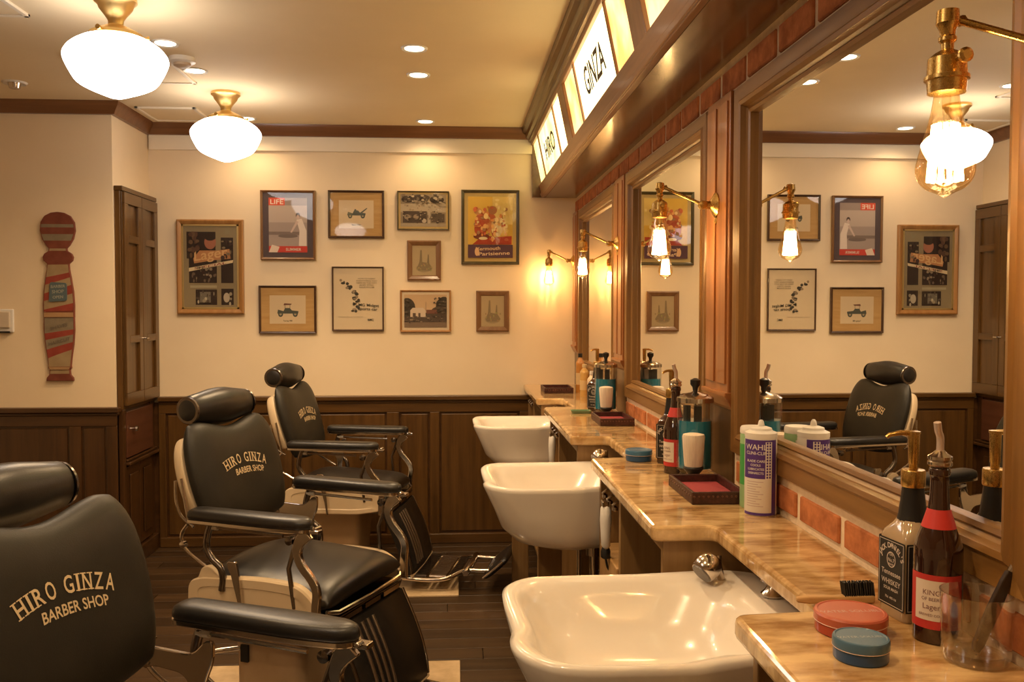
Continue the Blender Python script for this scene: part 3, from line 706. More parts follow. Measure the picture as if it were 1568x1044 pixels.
        b = MB(); b.lathe([(.004, -.014), (.014, -.010), (.014, .010), (.004, .014)], (.225, Y, .692), 14, 'y'); B('pivot_knob', b, DCHROME, smooth=40)
        # hinge loop beside back
        b = MB(); b.tube(catmull([(-.262, .253 * sd, .84), (-.258, .256 * sd, .78), (-.245, .256 * sd, .735), (-.222, .256 * sd, .71), (-.185, .258 * sd, .69)], 4), .005, 8)
        b.tube([(-.235, .256 * sd, .85), (-.222, .256 * sd, .78), (-.205, .256 * sd, .70)], .005, 8); B('hinge_bar', b, CHROME, smooth=40)
        b = MB(); b.tube(catmull([(-.20, .268 * sd, .70), (-.225, .268 * sd, .665), (-.215, .268 * sd, .62), (-.165, .268 * sd, .585), (-.10, .268 * sd, .55)], 4), .006, 8)
        b.lathe([(.004, -.012), (.011, -.009), (.011, .009), (.004, .012)], (-.218, .268 * sd, .63), 12, 'y'); B('recline_link', b, CHROME, smooth=40)
    # leg panel
    b = MB(); cs = []
    def legx(z): u = (.42 - z) / .32; return .345 + .115 * math.sin(u * 1.45)
    nn = 14
    rings = []
    for j in range(nn + 1):
        z = .402 - (.402 - .095) * j / nn; x = legx(z); hw = .222
        rings.append([(x - .055, -hw, z - .008), (x - .012, -hw, z), (x, -hw + .014, z), (x + .006, 0, z), (x, hw - .014, z), (x - .012, hw, z), (x - .055, hw, z - .008)])
    b.loft(rings); B('leg_panel', b, LEATH, smooth=45)
    for k in range(4):
        yy = -.142 + k * .036; b = MB(); b.tube([(legx(z) + .006, yy, z) for z in [.385 - i * .028 for i in range(10)]], .0075, 8); B('chrome_stripe', b, flat('satin stripe metal', (.42, .37, .32), .35, 1), smooth=50)
    for sd in (-1, 1):
        b = MB(); b.tube([(legx(z) - .006, .224 * sd, z) for z in [.40 - i * .03 for i in range(11)]], .007, 8); B('edge_trim', b, CHROME if sd > 0 else DCHROME, smooth=50)
    b = MB(); b.tube([(.452, -.222, .092), (.458, 0, .088), (.452, .222, .092)], .009, 8); B('bottom_trim', b, CREAM, smooth=40)
    # footrest
    for sd in (-1, 1):
        b = MB(); b.tube(catmull([(.40, .205 * sd, .075), (.52, .205 * sd, .068), (.62, .19 * sd, .075), (.70, .13 * sd, .10), (.77, .12 * sd, .10), (.83, .115 * sd, .10)], 5), .011, 10); B('footrest_bar', b, CHROME, smooth=50)
    for k, (x0_, x1_, m) in enumerate(((.455, .52, DCHROME), (.53, .62, CHROME), (.63, .675, DCHROME))):
        b = MB(); hw = (.19, .185, .165)[k]; b.box((x0_, -hw, .078), (x1_, hw, .088)); o = B('tread_plate', b, m, bev=.003)
        b = MB()
        for q in range(16):
            yy = -hw + (q + .5) * 2 * hw / 16; b.box((x0_ + .004, yy - .006, .087), (x1_ - .004, yy + .006, .091))
        b.build('tread_ribs', m, o)
    b = MB(); b.lathe([(.014, -.17), (.018, -.165), (.018, .165), (.014, .17)], (.715, 0, .098), 14, 'y'); B('pivot_tube', b, CHROME, smooth=40)
    b = MB(); cushion(b, lambda s, t_: (.862 + .062 * t_, .155 * s, .118 + .055 * t_), (-.66, 0, .75), .020, .018, 16, 12, 6, .3, .4); o = B('foot_pad', b, LEATH); weld(o)
    for sd in (-1, 1):
        b = MB(); b.tube([(.80, .158 * sd, .075), (.83, .166 * sd, .10), (.90, .162 * sd, .16)], .006, 8); B('pad_frame', b, CHROME, smooth=40)
        b = MB(); b.tube([(.82, .10 * sd, .10), (.87, .10 * sd, .115)], .009, 8); B('pad_arm', b, CHROME, smooth=40)
    return t
ch = make_chair('black leather barber chair with cream back shell, middle of the three')
ch.location = (-.60, 3.22, 0); ch.rotation_euler.z = math.radians(-24)
c2 = copy_tree(ch); c2.location = (-.61, 4.76, 0); c2.rotation_euler.z = math.radians(-11); c2['label'] = 'black leather barber chair farthest away, in front of the back wall'
c1 = copy_tree(ch); c1.location = (-.60, 1.715, 0); c1.rotation_euler.z = math.radians(-24); 
for c_ in c1.children:
    if c_.name.startswith('headrest'): c_.location = (-.055, -.006, -.022)
c1['label'] = 'black leather barber chair nearest the camera, cut off at lower left'
for yc, l in ((4.70, 'square tan travertine floor plate under the farthest barber chair'), (3.275, 'square tan travertine floor plate under the middle barber chair'), (1.80, 'square tan travertine floor plate under the nearest barber chair')):
    b = MB(); b.box((-.49, -.30, -.001), (.49, .30, .010)); o = b.build('floor_plate', PLATE, bev=.003); o.location = (-.465, yc, 0); tag(o, l, 'floor plate', 'travertine plates under the chairs')

# ------------------------------------------------------------------ tall cabinet on left
def tall_cab():
    t = thing('tall_cabinet', (-1.77, 5.16, 0), 'tall brown wooden cabinet with panelled doors in the left corner', 'cabinet')
    y0_, y1_ = 4.895, D - .004; X = -1.758
    P_ = lambda n, p, q, m, bev=.003, par=None: MB().box(p, q).build(n, m, par or t, bev=bev, world=True)
    P_('upper_case', (-1.789, y0_, .88), (X, y1_, 2.055), WZ)
    P_('top_trim', (-1.789, y0_ - .005, 2.045), (X + .014, y1_, 2.07), WY)
    for k in range(2):
        a = y0_ + .012 + k * .268; c = a + .262
        d = P_('upper_door', (X, a, .90), (X + .006, c, 2.04), WZ)
        zs = [.90, .965, 1.235, 1.275, 1.775, 1.815, 1.98, 2.04]
        for i in range(0, 8, 2):
          if i == 6: P_('door_rail', (X + .006, a, 1.98), (X + .020, c, 2.04), WY, .002, d)
          else: P_('door_rail', (X + .006, a + (.056 if i else 0), zs[i]), (X + .020, c - (.056 if i else 0), zs[i + 1]), WY, .002, d)
        P_('door_stile', (X + .006, a, .9655), (X + .020, a + .055, 1.9795), WZ, .002, d); P_('door_stile', (X + .006, c - .055, .9655), (X + .020, c, 1.9795), WZ, .002, d)
    b = MB(); b.tube([(X + .02, 5.155, 1.255), (X + .042, 5.155, 1.255), (X + .042, 5.185, 1.255), (X + .02, 5.185, 1.255)], .005, 8); b.build('door_handle', CHROME, t, world=True)
    # lower
    P_('lower_case', (-1.789, y0_, 0), (-1.778, y1_, .88), KZ)
    P_('side_stile', (-1.789, y0_, 0), (X, y0_ + .04, .88), KZ)
    P_('side_stile', (-1.789, y1_ - .07, 0), (X - .012, y1_, .88), KZ)
    d = P_('drawer_front', (-1.778, y0_ + .045, .615), (X + .004, y1_ - .085, .865), wood('drawer wood', (.075, .025, .012), (.13, .048, .025), 1))
    b = MB(); b.lathe([(.006, 0), (.006, .012), (.016, .020), (.014, .030), (.003, .033)], (X + .004, 5.02, .765), 16, 'x'); b.build('knob', CHROME, d, smooth=40, world=True)
    P_('shelf_edge', (-1.785, y0_ + .04, .575), (X + .022, y1_ - .02, .592), KX, .004); P_('shelf_edge', (-1.785, y0_ + .04, .595), (X + .008, y1_ - .03, .608), KX, .004)
    for k in range(2):
        a = y0_ + .045 + k * .215; c = a + .21
        d = P_('lower_door', (-1.778, a, .10), (X - .004, c, .565), KZ)
        P_('raised_panel', (X - .004, a + .045, .15), (X + .006, c - .045, .52), KZ, .006, d)
    P_('plinth', (-1.785, y0_ + .0, 0), (X + .012, y1_ - .02, .09), KX, .004)
tall_cab()

# ------------------------------------------------------------------ barber pole plaque
def pole():
    t = thing('barber_pole_plaque', (-2.068, 4.875, 1.04), 'flat wooden barber pole sign with red and cream stripes on the left wall', 'sign')
    # half outline (halfwidth, z) from bottom
    s = .881 / 255.; X0 = -2.068
    prof = [(.070, 1.04), (.068, 1.057), (.055, 1.072), (.052, 1.10), (.060, 1.108), (.058, 1.12), (.062, 1.16), (.073, 1.23), (.079, 1.31), (.078, 1.372), (.079, 1.376), (.079, 1.40), (.080, 1.44), (.076, 1.51), (.066, 1.58), (.058, 1.625), (.056, 1.655), (.074, 1.672), (.078, 1.69), (.070, 1.708), (.048, 1.722), (.046, 1.736), (.060, 1.752), (.080, 1.785), (.090, 1.828), (.086, 1.872), (.066, 1.905), (.034, 1.922), (.004, 1.926)]
    def hw(z):
        for (a, za), (b_, zb) in zip(prof, prof[1:]):
            if za <= z <= zb: return a + (b_ - a) * (z - za) / max(1e-6, zb - za)
        return .004
    b = MB(); oc = [(w_, z) for w_, z in prof] + [(-w_, z) for w_, z in reversed(prof)]
    b.prism([(x, z) for x, z in oc], 0, 1, 'y')
    b.v = [(X0 + x, 4.862 + y_ * .017, z) for x, y_, z in b.v]
    b.build('board', noisy('dimmed aged red paint', (.15, .032, .016), (.21, .055, .030), (14, 14, 14), .6), t, world=True, bev=.003)  # all pole paints are darkened to imitate the dim light on this wall
    MCm = {'cream': noisy('dimmed aged cream paint', (.30, .205, .105), (.36, .26, .14), (14, 14, 14), .6), 'red': noisy('dimmed aged stripe red', (.24, .032, .018), (.30, .05, .03), (14, 14, 14), .6), 'grey': noisy('dimmed aged grey paint', (.20, .155, .10), (.25, .20, .13), (14, 14, 14), .6),
           'tan': noisy('dimmed aged tan paint', (.36, .20, .09), (.42, .25, .12), (14, 14, 14), .6)}
    def stripe(zl0, zl1, zr0, zr1, col, name='stripe', zmin=None, zmax=None, off=.0):
        n = 8; L0 = []; L1 = []
        for k in range(n + 1):
            u = k / n * 2 - 1
            za = zl0 + (zr0 - zl0) * k / n; zb = zl1 + (zr1 - zl1) * k / n
            if zmin is not None: za = max(za, zmin); zb = max(zb, zmin + .0001)
            if zmax is not None: za = min(za, zmax - .0001); zb = min(zb, zmax)
            wv = lambda z: max(.004, hw(z) - .005)
            L0.append((X0 + u * wv(za), za)); L1.append((X0 + u * wv(zb), zb))
        b = MB(); y_ = 4.8615 - off; vs = [(x, y_, z) for x, z in L0] + [(x, y_, z) for x, z in L1]; vs += [(x, y_ + .003, z) for x, y__, z in vs]; m_ = n + 1
        fs = []
        for k in range(n): fs += [(k, k + 1, m_ + k + 1, m_ + k), (2 * m_ + k, 3 * m_ + k, 3 * m_ + k + 1, 2 * m_ + k + 1), (k, 2 * m_ + k, 2 * m_ + k + 1, k + 1), (m_ + k, m_ + k + 1, 3 * m_ + k + 1, 3 * m_ + k)]
        b.add(vs, fs); return b.build(name, MCm[col], t, world=True)
    stripe(1.585, 1.650, 1.61, 1.652, 'cream'); stripe(1.545, 1.585, 1.585, 1.61, 'red')
    stripe(1.50, 1.545, 1.545, 1.585, 'cream'); stripe(1.46, 1.50, 1.50, 1.545, 'red'); stripe(1.402, 1.46, 1.45, 1.50, 'cream')
    stripe(1.405, 1.415, 1.41, 1.45, 'red', off=.0008)
    stripe(1.376, 1.400, 1.376, 1.400, 'tan', 'band', off=.004)
    stripe(1.33, 1.372, 1.352, 1.374, 'grey'); stripe(1.29, 1.33, 1.312, 1.352, 'grey'); stripe(1.255, 1.29, 1.285, 1.312, 'red')
    stripe(1.205, 1.255, 1.245, 1.285, 'grey'); stripe(1.16, 1.205, 1.205, 1.245, 'red'); stripe(1.115, 1.16, 1.116, 1.205, 'cream'); stripe(1.078, 1.098, 1.078, 1.098, 'cream')
    stripe(1.10, 1.114, 1.10, 1.114, 'tan', 'band', off=.004)
    stripe(1.723, 1.735, 1.723, 1.735, 'cream', 'neck_band')
    stripe(1.776, 1.81, 1.776, 1.81, 'grey', 'ball_band'); stripe(1.845, 1.862, 1.845, 1.862, 'grey', 'ball_band')
    b = MB(); pol = rpoly([(X0 - .047, 1.455), (X0 + .045, 1.462), (X0 + .045, 1.555), (X0 - .04, 1.560)], .012, 4); b.prism(pol, 4.856, 4.8625, 'y'); pq = b.build('shop_badge', flat('dimmed aged blue paint', (.085, .12, .13), .6), t, world=True)  # badge colours darkened likewise, weak light put into the paint
    b = MB()
    for tx, z, sz in (('BARBER', 1.530, .021), ('SHOP', 1.502, .024), ('OPEN', 1.474, .021)): put_text(b, tx, sz, lambda x, y_, zz: (X0 + x - .0, 4.8555 - zz, z + y_ + x * .06), .0004, .0003)
    b.build('badge_lettering', flat('dimmed aged lettering', (.30, .30, .24), .6), pq, world=True)
    b = MB()
    for tx, z in (('SHAVES', 1.305), ('HAIRCUT', 1.228)): put_text(b, tx, .026, lambda x, y_, zz: (X0 + x, 4.8600 - zz, z + .012 + y_ + x * .27), 0, .0003)
    b.build('stripe_lettering', flat('faded lettering', (.14, .11, .08), .6), t, world=True)
pole()
t = thing('wall_switch', (-2.34, 4.875, 1.29), 'cream plastic wall thermostat left of the barber pole', 'switch')
b = MB(); b.box((-2.395, 4.866, 1.295), (-2.300, 4.879, 1.418)); b.build('back_plate', WHITEP, t, bev=.006, world=True)
b = MB(); b.box((-2.385, 4.855, 1.318), (-2.315, 4.868, 1.405)); b.build('cover', flat('beige cover', (.62, .52, .40), .5), t, bev=.006, world=True)
b = MB(); b.box((-2.38, 4.858, 1.292), (-2.32, 4.872, 1.302)); b.build('lower_vent', BLACKP, t, world=True)

# ------------------------------------------------------------------ framed pictures
def picture(x0, z1, x1, z0, fw_, fmat, label, content, matc=None, mw=0, depth=.022, inner=None):
    t = thing('framed_picture', ((x0 + x1) / 2, D - .001, z0), label, 'picture')
    yb = D - .001; yf = D - depth
    cs = [(x0, z0), (x1, z0), (x1, z1), (x0, z1)]; ci = [(x0 + fw_, z0 + fw_), (x1 - fw_, z0 + fw_), (x1 - fw_, z1 - fw_), (x0 + fw_, z1 - fw_)]
    mid = lambda a, b_, k: (a[0] + (b_[0] - a[0]) * k, a[1] + (b_[1] - a[1]) * k)
    for k in range(4):
        b = MB(); rings = []
        for a, i_ in ((cs[k], ci[k]), (cs[(k + 1) % 4], ci[(k + 1) % 4])):
            rings.append([(a[0], yb, a[1]), (a[0], yf + .003, a[1]), (*(mid(a, i_, .25)[:1]), yf, mid(a, i_, .25)[1]), (mid(a, i_, .7)[0], yf + .003, mid(a, i_, .7)[1]), (i_[0], yf + .008, i_[1]), (i_[0], yb, i_[1])])
        b.loft(rings); b.build('frame_side', fmat, t, world=True, smooth=25)
    a0, b0, a1, b1 = x0 + fw_, z0 + fw_, x1 - fw_, z1 - fw_
    if inner:
        iw, im = inner; b = MB()
        for p, q in (((a0, b0), (a1, b0 + iw)), ((a0, b1 - iw), (a1, b1)), ((a0, b0), (a0 + iw, b1)), ((a1 - iw, b0), (a1, b1))): b.box((p[0], yf + .006, p[1]), (q[0], yb - .004, q[1]))
        b.build('inner_border', im, t, world=True); a0 += iw; b0 += iw; a1 -= iw; b1 -= iw
    if matc:
        b = MB(); b.box((a0, yf + .0105, b0), (a1, yb - .003, b1)); b.build('mat_board', matc, t, world=True)
        mwx, mwz = mw if isinstance(mw, tuple) else (mw, mw); a0 += mwx; a1 -= mwx; b0 += mwz; b1 -= mwz
    # print: shapes in unit coords
    mats = []; b = MB()
    def fn(u, v, l=0):
        u = min(1, max(0, u)); v = min(1, max(0, v)); return (a0 + u * (a1 - a0), yf + .0100 - l * .00012, b0 + v * (b1 - b0))
    lay = 0
    for sh in content:
        col = sh[1]; nm = 'print ink %02d%02d%02d' % tuple(int(c * 99) for c in col)
        m = flat(nm, col, .65, spec=.3)
        if m not in mats: mats.append(m)
        b.cur = mats.index(m); lay += 1
        kind = sh[0]
        if kind == 'r': u0, v0, u1, v1 = sh[2]; b.add([fn(u0, v0, lay), fn(u1, v0, lay), fn(u1, v1, lay), fn(u0, v1, lay)], [(0, 1, 2, 3)])
        elif kind == 'p': b.add([fn(u, v, lay) for u, v in sh[2]], [tuple(range(len(sh[2])))])
        elif kind == 'e':
            cu, cv, ru, rv = sh[2]; b.add([fn(cu + ru * math.cos(2 * PI * k / 18), cv + rv * math.sin(2 * PI * k / 18), lay) for k in range(18)], [tuple(range(18))])
        elif kind == 't':
            tx, cu, cv, hgt, wid, rot = sh[2]; vs, fs = text_mesh(tx, 1, .012); ww = max(v[0] for v in vs) - min(v[0] for v in vs); hh = max(v[1] for v in vs)
            asp = (a1 - a0) / (b1 - b0)
            pts_ = []
            for x, y_, z in vs:
                X_ = x / ww * wid; Y_ = y_ / hh * hgt; pts_.append(fn(cu + X_, cv + Y_ + X_ * rot, lay))
            b.add(pts_, fs)
    b.build('print', mats, t, world=True)
    b = MB(); b.box((x0 + fw_ + .0002, yf + .0070, z0 + fw_ + .0002), (x1 - fw_ - .0002, yf + .0072, z1 - fw_ - .0002)); b.build('glazing', thin_glass('picture glass', (.98, .98, .98), .045), t, world=True)
    return t
FOAK = wood('oak picture frame', (.30, .13, .035), (.46, .23, .07), 2, .35, .3); FDK = wood('dark picture frame', (.045, .020, .010), (.08, .035, .016), 2, .35, .3)
FBR = wood('brown picture frame', (.16, .07, .025), (.25, .12, .045), 2, .35, .3); FGN = wood('olive picture frame', (.055, .040, .012), (.09, .065, .022), 2, .35, .3)
GOLD = flat('gilt edge', (.62, .45, .18), .35, .7)
MATG = noisy('tan mat board', (.52, .30, .10), (.60, .37, .14), (5, 5, 60), .8); MATP = flat('slate mat board', (.10, .07, .075), .8)
CRM = (.72, .56, .35); INK = (.05, .045, .035); PAP = (.70, .56, .37)
def car(cx, cy, s, fl=1, top=True, asp=1.0):
    L_ = []; G = (.09, .10, .08)
    q = lambda x, y_: (cx + x * s * fl, cy + y_ * s * asp)
    for x in (-.34, .36): L_.append(('e', G, (cx + x * s * fl, cy - .10 * s, .12 * s, .15 * s * asp))); L_.append(('e', (.45, .36, .22), (cx + x * s * fl, cy - .10 * s, .055 * s, .07 * s * asp)))
    L_.append(('p', G, [q(-.5, -.06), q(.5, -.06), q(.52, .06), q(.2, .10), q(.1, .22), q(-.12, .22), q(-.2, .06), q(-.46, .14)]))
    if top: L_.append(('p', (.20, .08, .05), [q(-.20, .36), q(.16, .38), q(.20, .44), q(-.16, .46)])); L_.append(('p', G, [q(-.14, .20), q(-.12, .20), q(-.12, .38), q(-.14, .38)])); L_.append(('p', G, [q(.10, .20), q(.12, .20), q(.12, .38), q(.10, .38)]))
    else: L_.append(('p', G, [q(.3, .05), q(.62, .34), q(.56, .36), q(.22, .1)])); L_.append(('e', G, (cx - .05 * s * fl, cy + .26 * s, .06 * s, .1 * s)))
    return L_
def specks(seed, n, box, cols, r0=.01, r1=.03):
    r = random.Random(seed); return [('e', cols[r.randrange(len(cols))], (r.uniform(box[0], box[2]), r.uniform(box[1], box[3]), r.uniform(r0, r1), r.uniform(r0, r1) * .8)) for _ in range(n)]
# 1 large bar mirror picture, lettered
DKB = (.035, .02, .015); MIRP = (.30, .23, .125)
c1_ = [('r', MIRP, (0, 0, 1, 1)), ('r', DKB, (.06, .60, .60, .93)), ('r', DKB, (.10, .30, .62, .60)), ('r', DKB, (.70, .30, .93, .86)), ('r', DKB, (.22, .03, .62, .22)), ('r', DKB, (.70, .03, .93, .23)),
       ('e', (.42, .16, .09), (.50, .80, .11, .085)), ('e', DKB, (.50, .86, .10, .04)), ('p', (.55, .25, .10), [(.18, .60), (.30, .70), (.62, .70), (.86, .72), (.88, .60), (.55, .58), (.2, .54)]),
       ('t', (.74, .46, .20), ('Lager', .50, .60, .12, .62, .10)), ('p', (.78, .62, .36), [(.10, .44), (.92, .55), (.93, .585), (.10, .485)]), ('t', (.30, .04, .03), ('SPECIAL', .5, .50, .028, .6, .12)),
       ('r', (.20, .17, .12), (.30, .06, .5, .19)), ('e', (.5, .42, .3), (.80, .12, .06, .06)), ('r', (.42, .36, .22), (.12, .24, .62, .27)), ('t', (.3, .22, .12), ('SALOON BAR', .40, .955, .022, .6, 0)), ('e', (.3, .25, .14), (.82, .93, .05, .03))]
c1_ += specks(2, 26, (.12, .32, .60, .50), [(.16, .11, .07), (.28, .21, .13), (.06, .03, .02)], .01, .03) + specks(4, 14, (.12, .62, .40, .92), [(.10, .05, .03), (.14, .08, .04)], .02, .05) + specks(5, 16, (.24, .04, .92, .22), [(.30, .25, .16), (.10, .07, .05), (.45, .38, .26)], .01, .03) + specks(6, 12, (.72, .60, .92, .84), [(.22, .16, .09), (.07, .04, .03)], .01, .04)
picture(-1.626, 1.945, -1.240, 1.390, .028, FOAK, 'tall oak framed bar mirror picture, leftmost and largest on the back wall', c1_, inner=(.010, GOLD), depth=.03)
# 2 magazine cover
c2_ = [('r', (.42, .33, .28), (0, 0, 1, 1)), ('r', (.55, .44, .36), (0, .55, 1, .9)), ('r', (.24, .18, .15), (.0, .32, .80, .38)), ('e', (.20, .15, .13), (.50, .30, .26, .035)), ('r', (.36, .28, .24), (0, .86, 1, 1)),
       ('r', (.72, .10, .05), (.0, .86, .42, 1)), ('t', (.92, .82, .66), ('LIFE', .21, .885, .085, .34, 0)), ('p', (.80, .68, .58), [(.72, .60), (.86, .62), (.98, .40), (.98, .12), (.78, .12), (.80, .40)]), ('e', (.10, .07, .06), (.76, .68, .055, .05)), ('e', (.66, .50, .42), (.76, .65, .04, .04)), ('p', (.66, .50, .42), [(.72, .58), (.78, .56), (.60, .36), (.56, .37)]),
       ('r', (.62, .06, .04), (0, .0, 1, .115)), ('p', (.82, .66, .52), [(.0, .0), (.22, .0), (.28, .10), (.08, .14)]), ('t', (.85, .7, .55), ('SUMMER', .64, .03, .05, .4, 0))]
picture(-1.141, 2.122, -.820, 1.711, .014, FBR, 'framed magazine cover with red title box on a dark mat', c2_, MATP, (.034, .030))
# 3 car print upper
picture(-.744, 2.125, -.412, 1.842, .013, FDK, 'dark framed vintage car print on tan mat, top row', [('r', CRM, (0, 0, 1, 1))] + car(.5, .50, .52, 1, False, 1.2) + [('t', INK, ('Motor 1910', .5, .10, .05, .25, 0))], MATG, (.050, .045))
# 4 car print lower
picture(-1.155, 1.558, -.817, 1.273, .013, FDK, 'dark framed vintage car print on tan mat, lower row', [('r', CRM, (0, 0, 1, 1))] + car(.5, .40, .58, 1, True, 1.2) + [('t', INK, ('Touring 1908', .5, .08, .05, .25, 0))], MATG, (.050, .045))
# 5 old advert
adv = [('r', PAP, (0, 0, 1, 1))]
rnd = random.Random(3)
for k in range(30):
    u = k / 29; cx = .18 + .22 * math.sin(u * 3.0) * .6 + u * .25; cy = .80 - u * .50; adv.append(('e', INK if k % 3 else (.3, .22, .14), (cx + rnd.uniform(-.06, .06), cy + rnd.uniform(-.02, .02), rnd.uniform(.015, .045), rnd.uniform(.012, .03))))
for k, (tx, z, w_) in enumerate((('HOW TO CARRY', .82, .36), ('EVERYTHING YOU', .785, .42), ('NEED IN THE CITY', .75, .42), ('AND STILL', .715, .30), ('HAVE ROOM', .68, .30))): adv.append(('t', (.22, .17, .11), (tx, .68, z, .020, w_, 0)))
adv += [('t', INK, ('MG Midget', .72, .375, .045, .42, -.04)), ('t', INK, ('Sports car', .70, .315, .045, .40, -.04)), ('t', INK, ('BMC', .76, .14, .035, .12, 0)), ('t', (.3, .23, .15), ('the sports car with room for the whole family', .35, .20, .014, .5, 0))]
picture(-.724, 1.672, -.417, 1.288, .009, FDK, 'thin black framed old newspaper advert with a winding queue drawing', adv)
# 6 street photo
sp_ = [('r', (.34, .26, .17), (0, 0, 1, 1)), ('r', (.52, .42, .29), (.0, .45, 1, .70)), ('r', (.10, .07, .05), (.05, .12, .58, .48)), ('e', (.07, .05, .04), (.16, .85, .14, .11)), ('e', (.09, .065, .05), (.45, .90, .20, .10)), ('e', (.08, .06, .045), (.80, .84, .16, .12)), ('r', (.55, .45, .32), (.60, .10, .66, .80)), ('r', (.14, .10, .07), (.68, .14, .97, .40)),
       ('e', (.60, .50, .36), (.52, .18, .05, .07)), ('e', (.4, .3, .2), (.15, .30, .07, .08)), ('e', (.4, .3, .2), (.34, .30, .06, .08)), ('r', (.45, .36, .25), (0, 0, 1, .1))]
sp_ += specks(7, 60, (.04, .10, .97, .50), [(.12, .09, .06), (.42, .33, .22), (.22, .16, .11), (.07, .05, .04)], .01, .035) + specks(8, 50, (.04, .72, .97, .98), [(.10, .08, .055), (.45, .36, .24), (.2, .15, .1)], .01, .05) + specks(9, 25, (.1, .45, .95, .72), [(.46, .36, .24), (.36, .28, .18), (.28, .21, .14)], .01, .03)
picture(-.335, 2.125, -.025, 1.893, .008, FGN, 'olive framed black and white street photo in the top row', sp_, GOLD, .012)
# 7 small framed portrait engraving centre
def engr(seed):
    r = random.Random(seed); L_ = [('r', (.48, .36, .20), (0, 0, 1, 1))]
    G = (.27, .20, .11)
    L_ += [('e', (.36, .27, .15), (.5, .24, .34, .14)), ('p', G, [(.2, .25), (.3, .45), (.34, .85), (.40, .85), (.42, .45), (.62, .42), (.66, .70), (.70, .70), (.72, .40), (.85, .25), (.8, .16), (.25, .16)])]
    for k in range(14): L_.append(('e', (.3 + r.random() * .12, .22 + r.random() * .1, .12), (r.uniform(.2, .85), r.uniform(.15, .45), .03, .03)))
    return L_
picture(-.276, 1.830, -.075, 1.592, .030, FBR, 'small brown framed sepia engraving below the street photo', engr(1))
# 8 white house photo
wh = [('r', (.62, .42, .24), (0, 0, 1, 1)), ('r', (.10, .07, .045), (0, .12, 1, .45)), ('e', (.06, .045, .03), (.06, .60, .20, .30)), ('e', (.06, .045, .03), (.94, .62, .20, .32)), ('e', (.09, .06, .04), (.86, .45, .25, .2)), ('r', (.66, .52, .38), (.14, .32, .50, .52)), ('p', (.66, .52, .38), [(.14, .52), (.5, .52), (.44, .60), (.2, .60)]), ('r', (.12, .08, .06), (.20, .28, .27, .44)), ('r', (.12, .08, .06), (.33, .28, .38, .44)),
      ('r', (.20, .08, .05), (.52, .42, .78, .54)), ('r', (.40, .28, .18), (.50, .50, .515, .78)), ('r', (.22, .15, .10), (0, 0, 1, .16))]
wh += specks(13, 40, (.0, .16, 1, .34), [(.14, .10, .065), (.28, .20, .13), (.07, .05, .035)], .01, .035) + specks(14, 30, (.70, .40, 1, .90), [(.10, .075, .05), (.05, .04, .03), (.16, .12, .08)], .01, .05) + specks(15, 16, (0, .45, .16, .9), [(.10, .075, .05), (.05, .04, .03)], .01, .04)
picture(-.320, 1.533, -.015, 1.281, .011, FOAK, 'oak framed old photograph of a white house between trees', wh, flat('ivory mat', (.70, .56, .38), .7), (.014, .016))
# 9 colourful poster
po = [('r', (.80, .50, .08), (0, 0, 1, 1)), ('r', (.85, .62, .20), (.55, .55, 1, 1)), ('e', (.62, .16, .06), (.40, .60, .25, .16)), ('e', (.80, .52, .22), (.66, .52, .15, .15)), ('e', (.55, .10, .04), (.28, .48, .14, .14)), ('e', (.70, .34, .12), (.22, .76, .09, .06)), ('e', (.48, .20, .08), (.55, .78, .10, .07)), ('p', (.50, .07, .03), [(.10, .22), (.35, .38), (.60, .34), (.98, .36), (.98, .22)]), ('e', (.86, .66, .34), (.68, .45, .08, .10)), ('e', (.25, .06, .03), (.30, .35, .18, .05)), ('e', (.9, .72, .4), (.34, .32, .10, .025)),
      ('e', (.75, .30, .10), (.48, .52, .05, .12)), ('e', (.88, .60, .25), (.40, .68, .05, .05)), ('r', (.10, .045, .06), (0, 0, 1, .215)), ('t', (.75, .50, .28), ('Vermouth', .45, .125, .055, .55, .03)), ('t', (.80, .56, .32), ('Parisienne', .58, .045, .055, .70, .03)), ('e', (.70, .42, .22), (.20, .10, .05, .07))]
po[12:12] = specks(10, 70, (.12, .28, .86, .84), [(.62, .16, .06), (.80, .42, .14), (.50, .12, .05), (.86, .62, .28), (.40, .20, .09), (.72, .28, .08)], .015, .05) + specks(12, 14, (.62, .5, .98, .95), [(.85, .66, .28), (.74, .54, .16)], .02, .05)
picture(.048, 2.135, .397, 1.688, .018, FGN, 'dark framed yellow and red vintage drinks poster nearest the mirrors', po, GOLD, .022)
# 10 small lower right
picture(.137, 1.530, .335, 1.284, .030, FBR, 'small brown framed sepia engraving in the lower row, rightmost', engr(5))

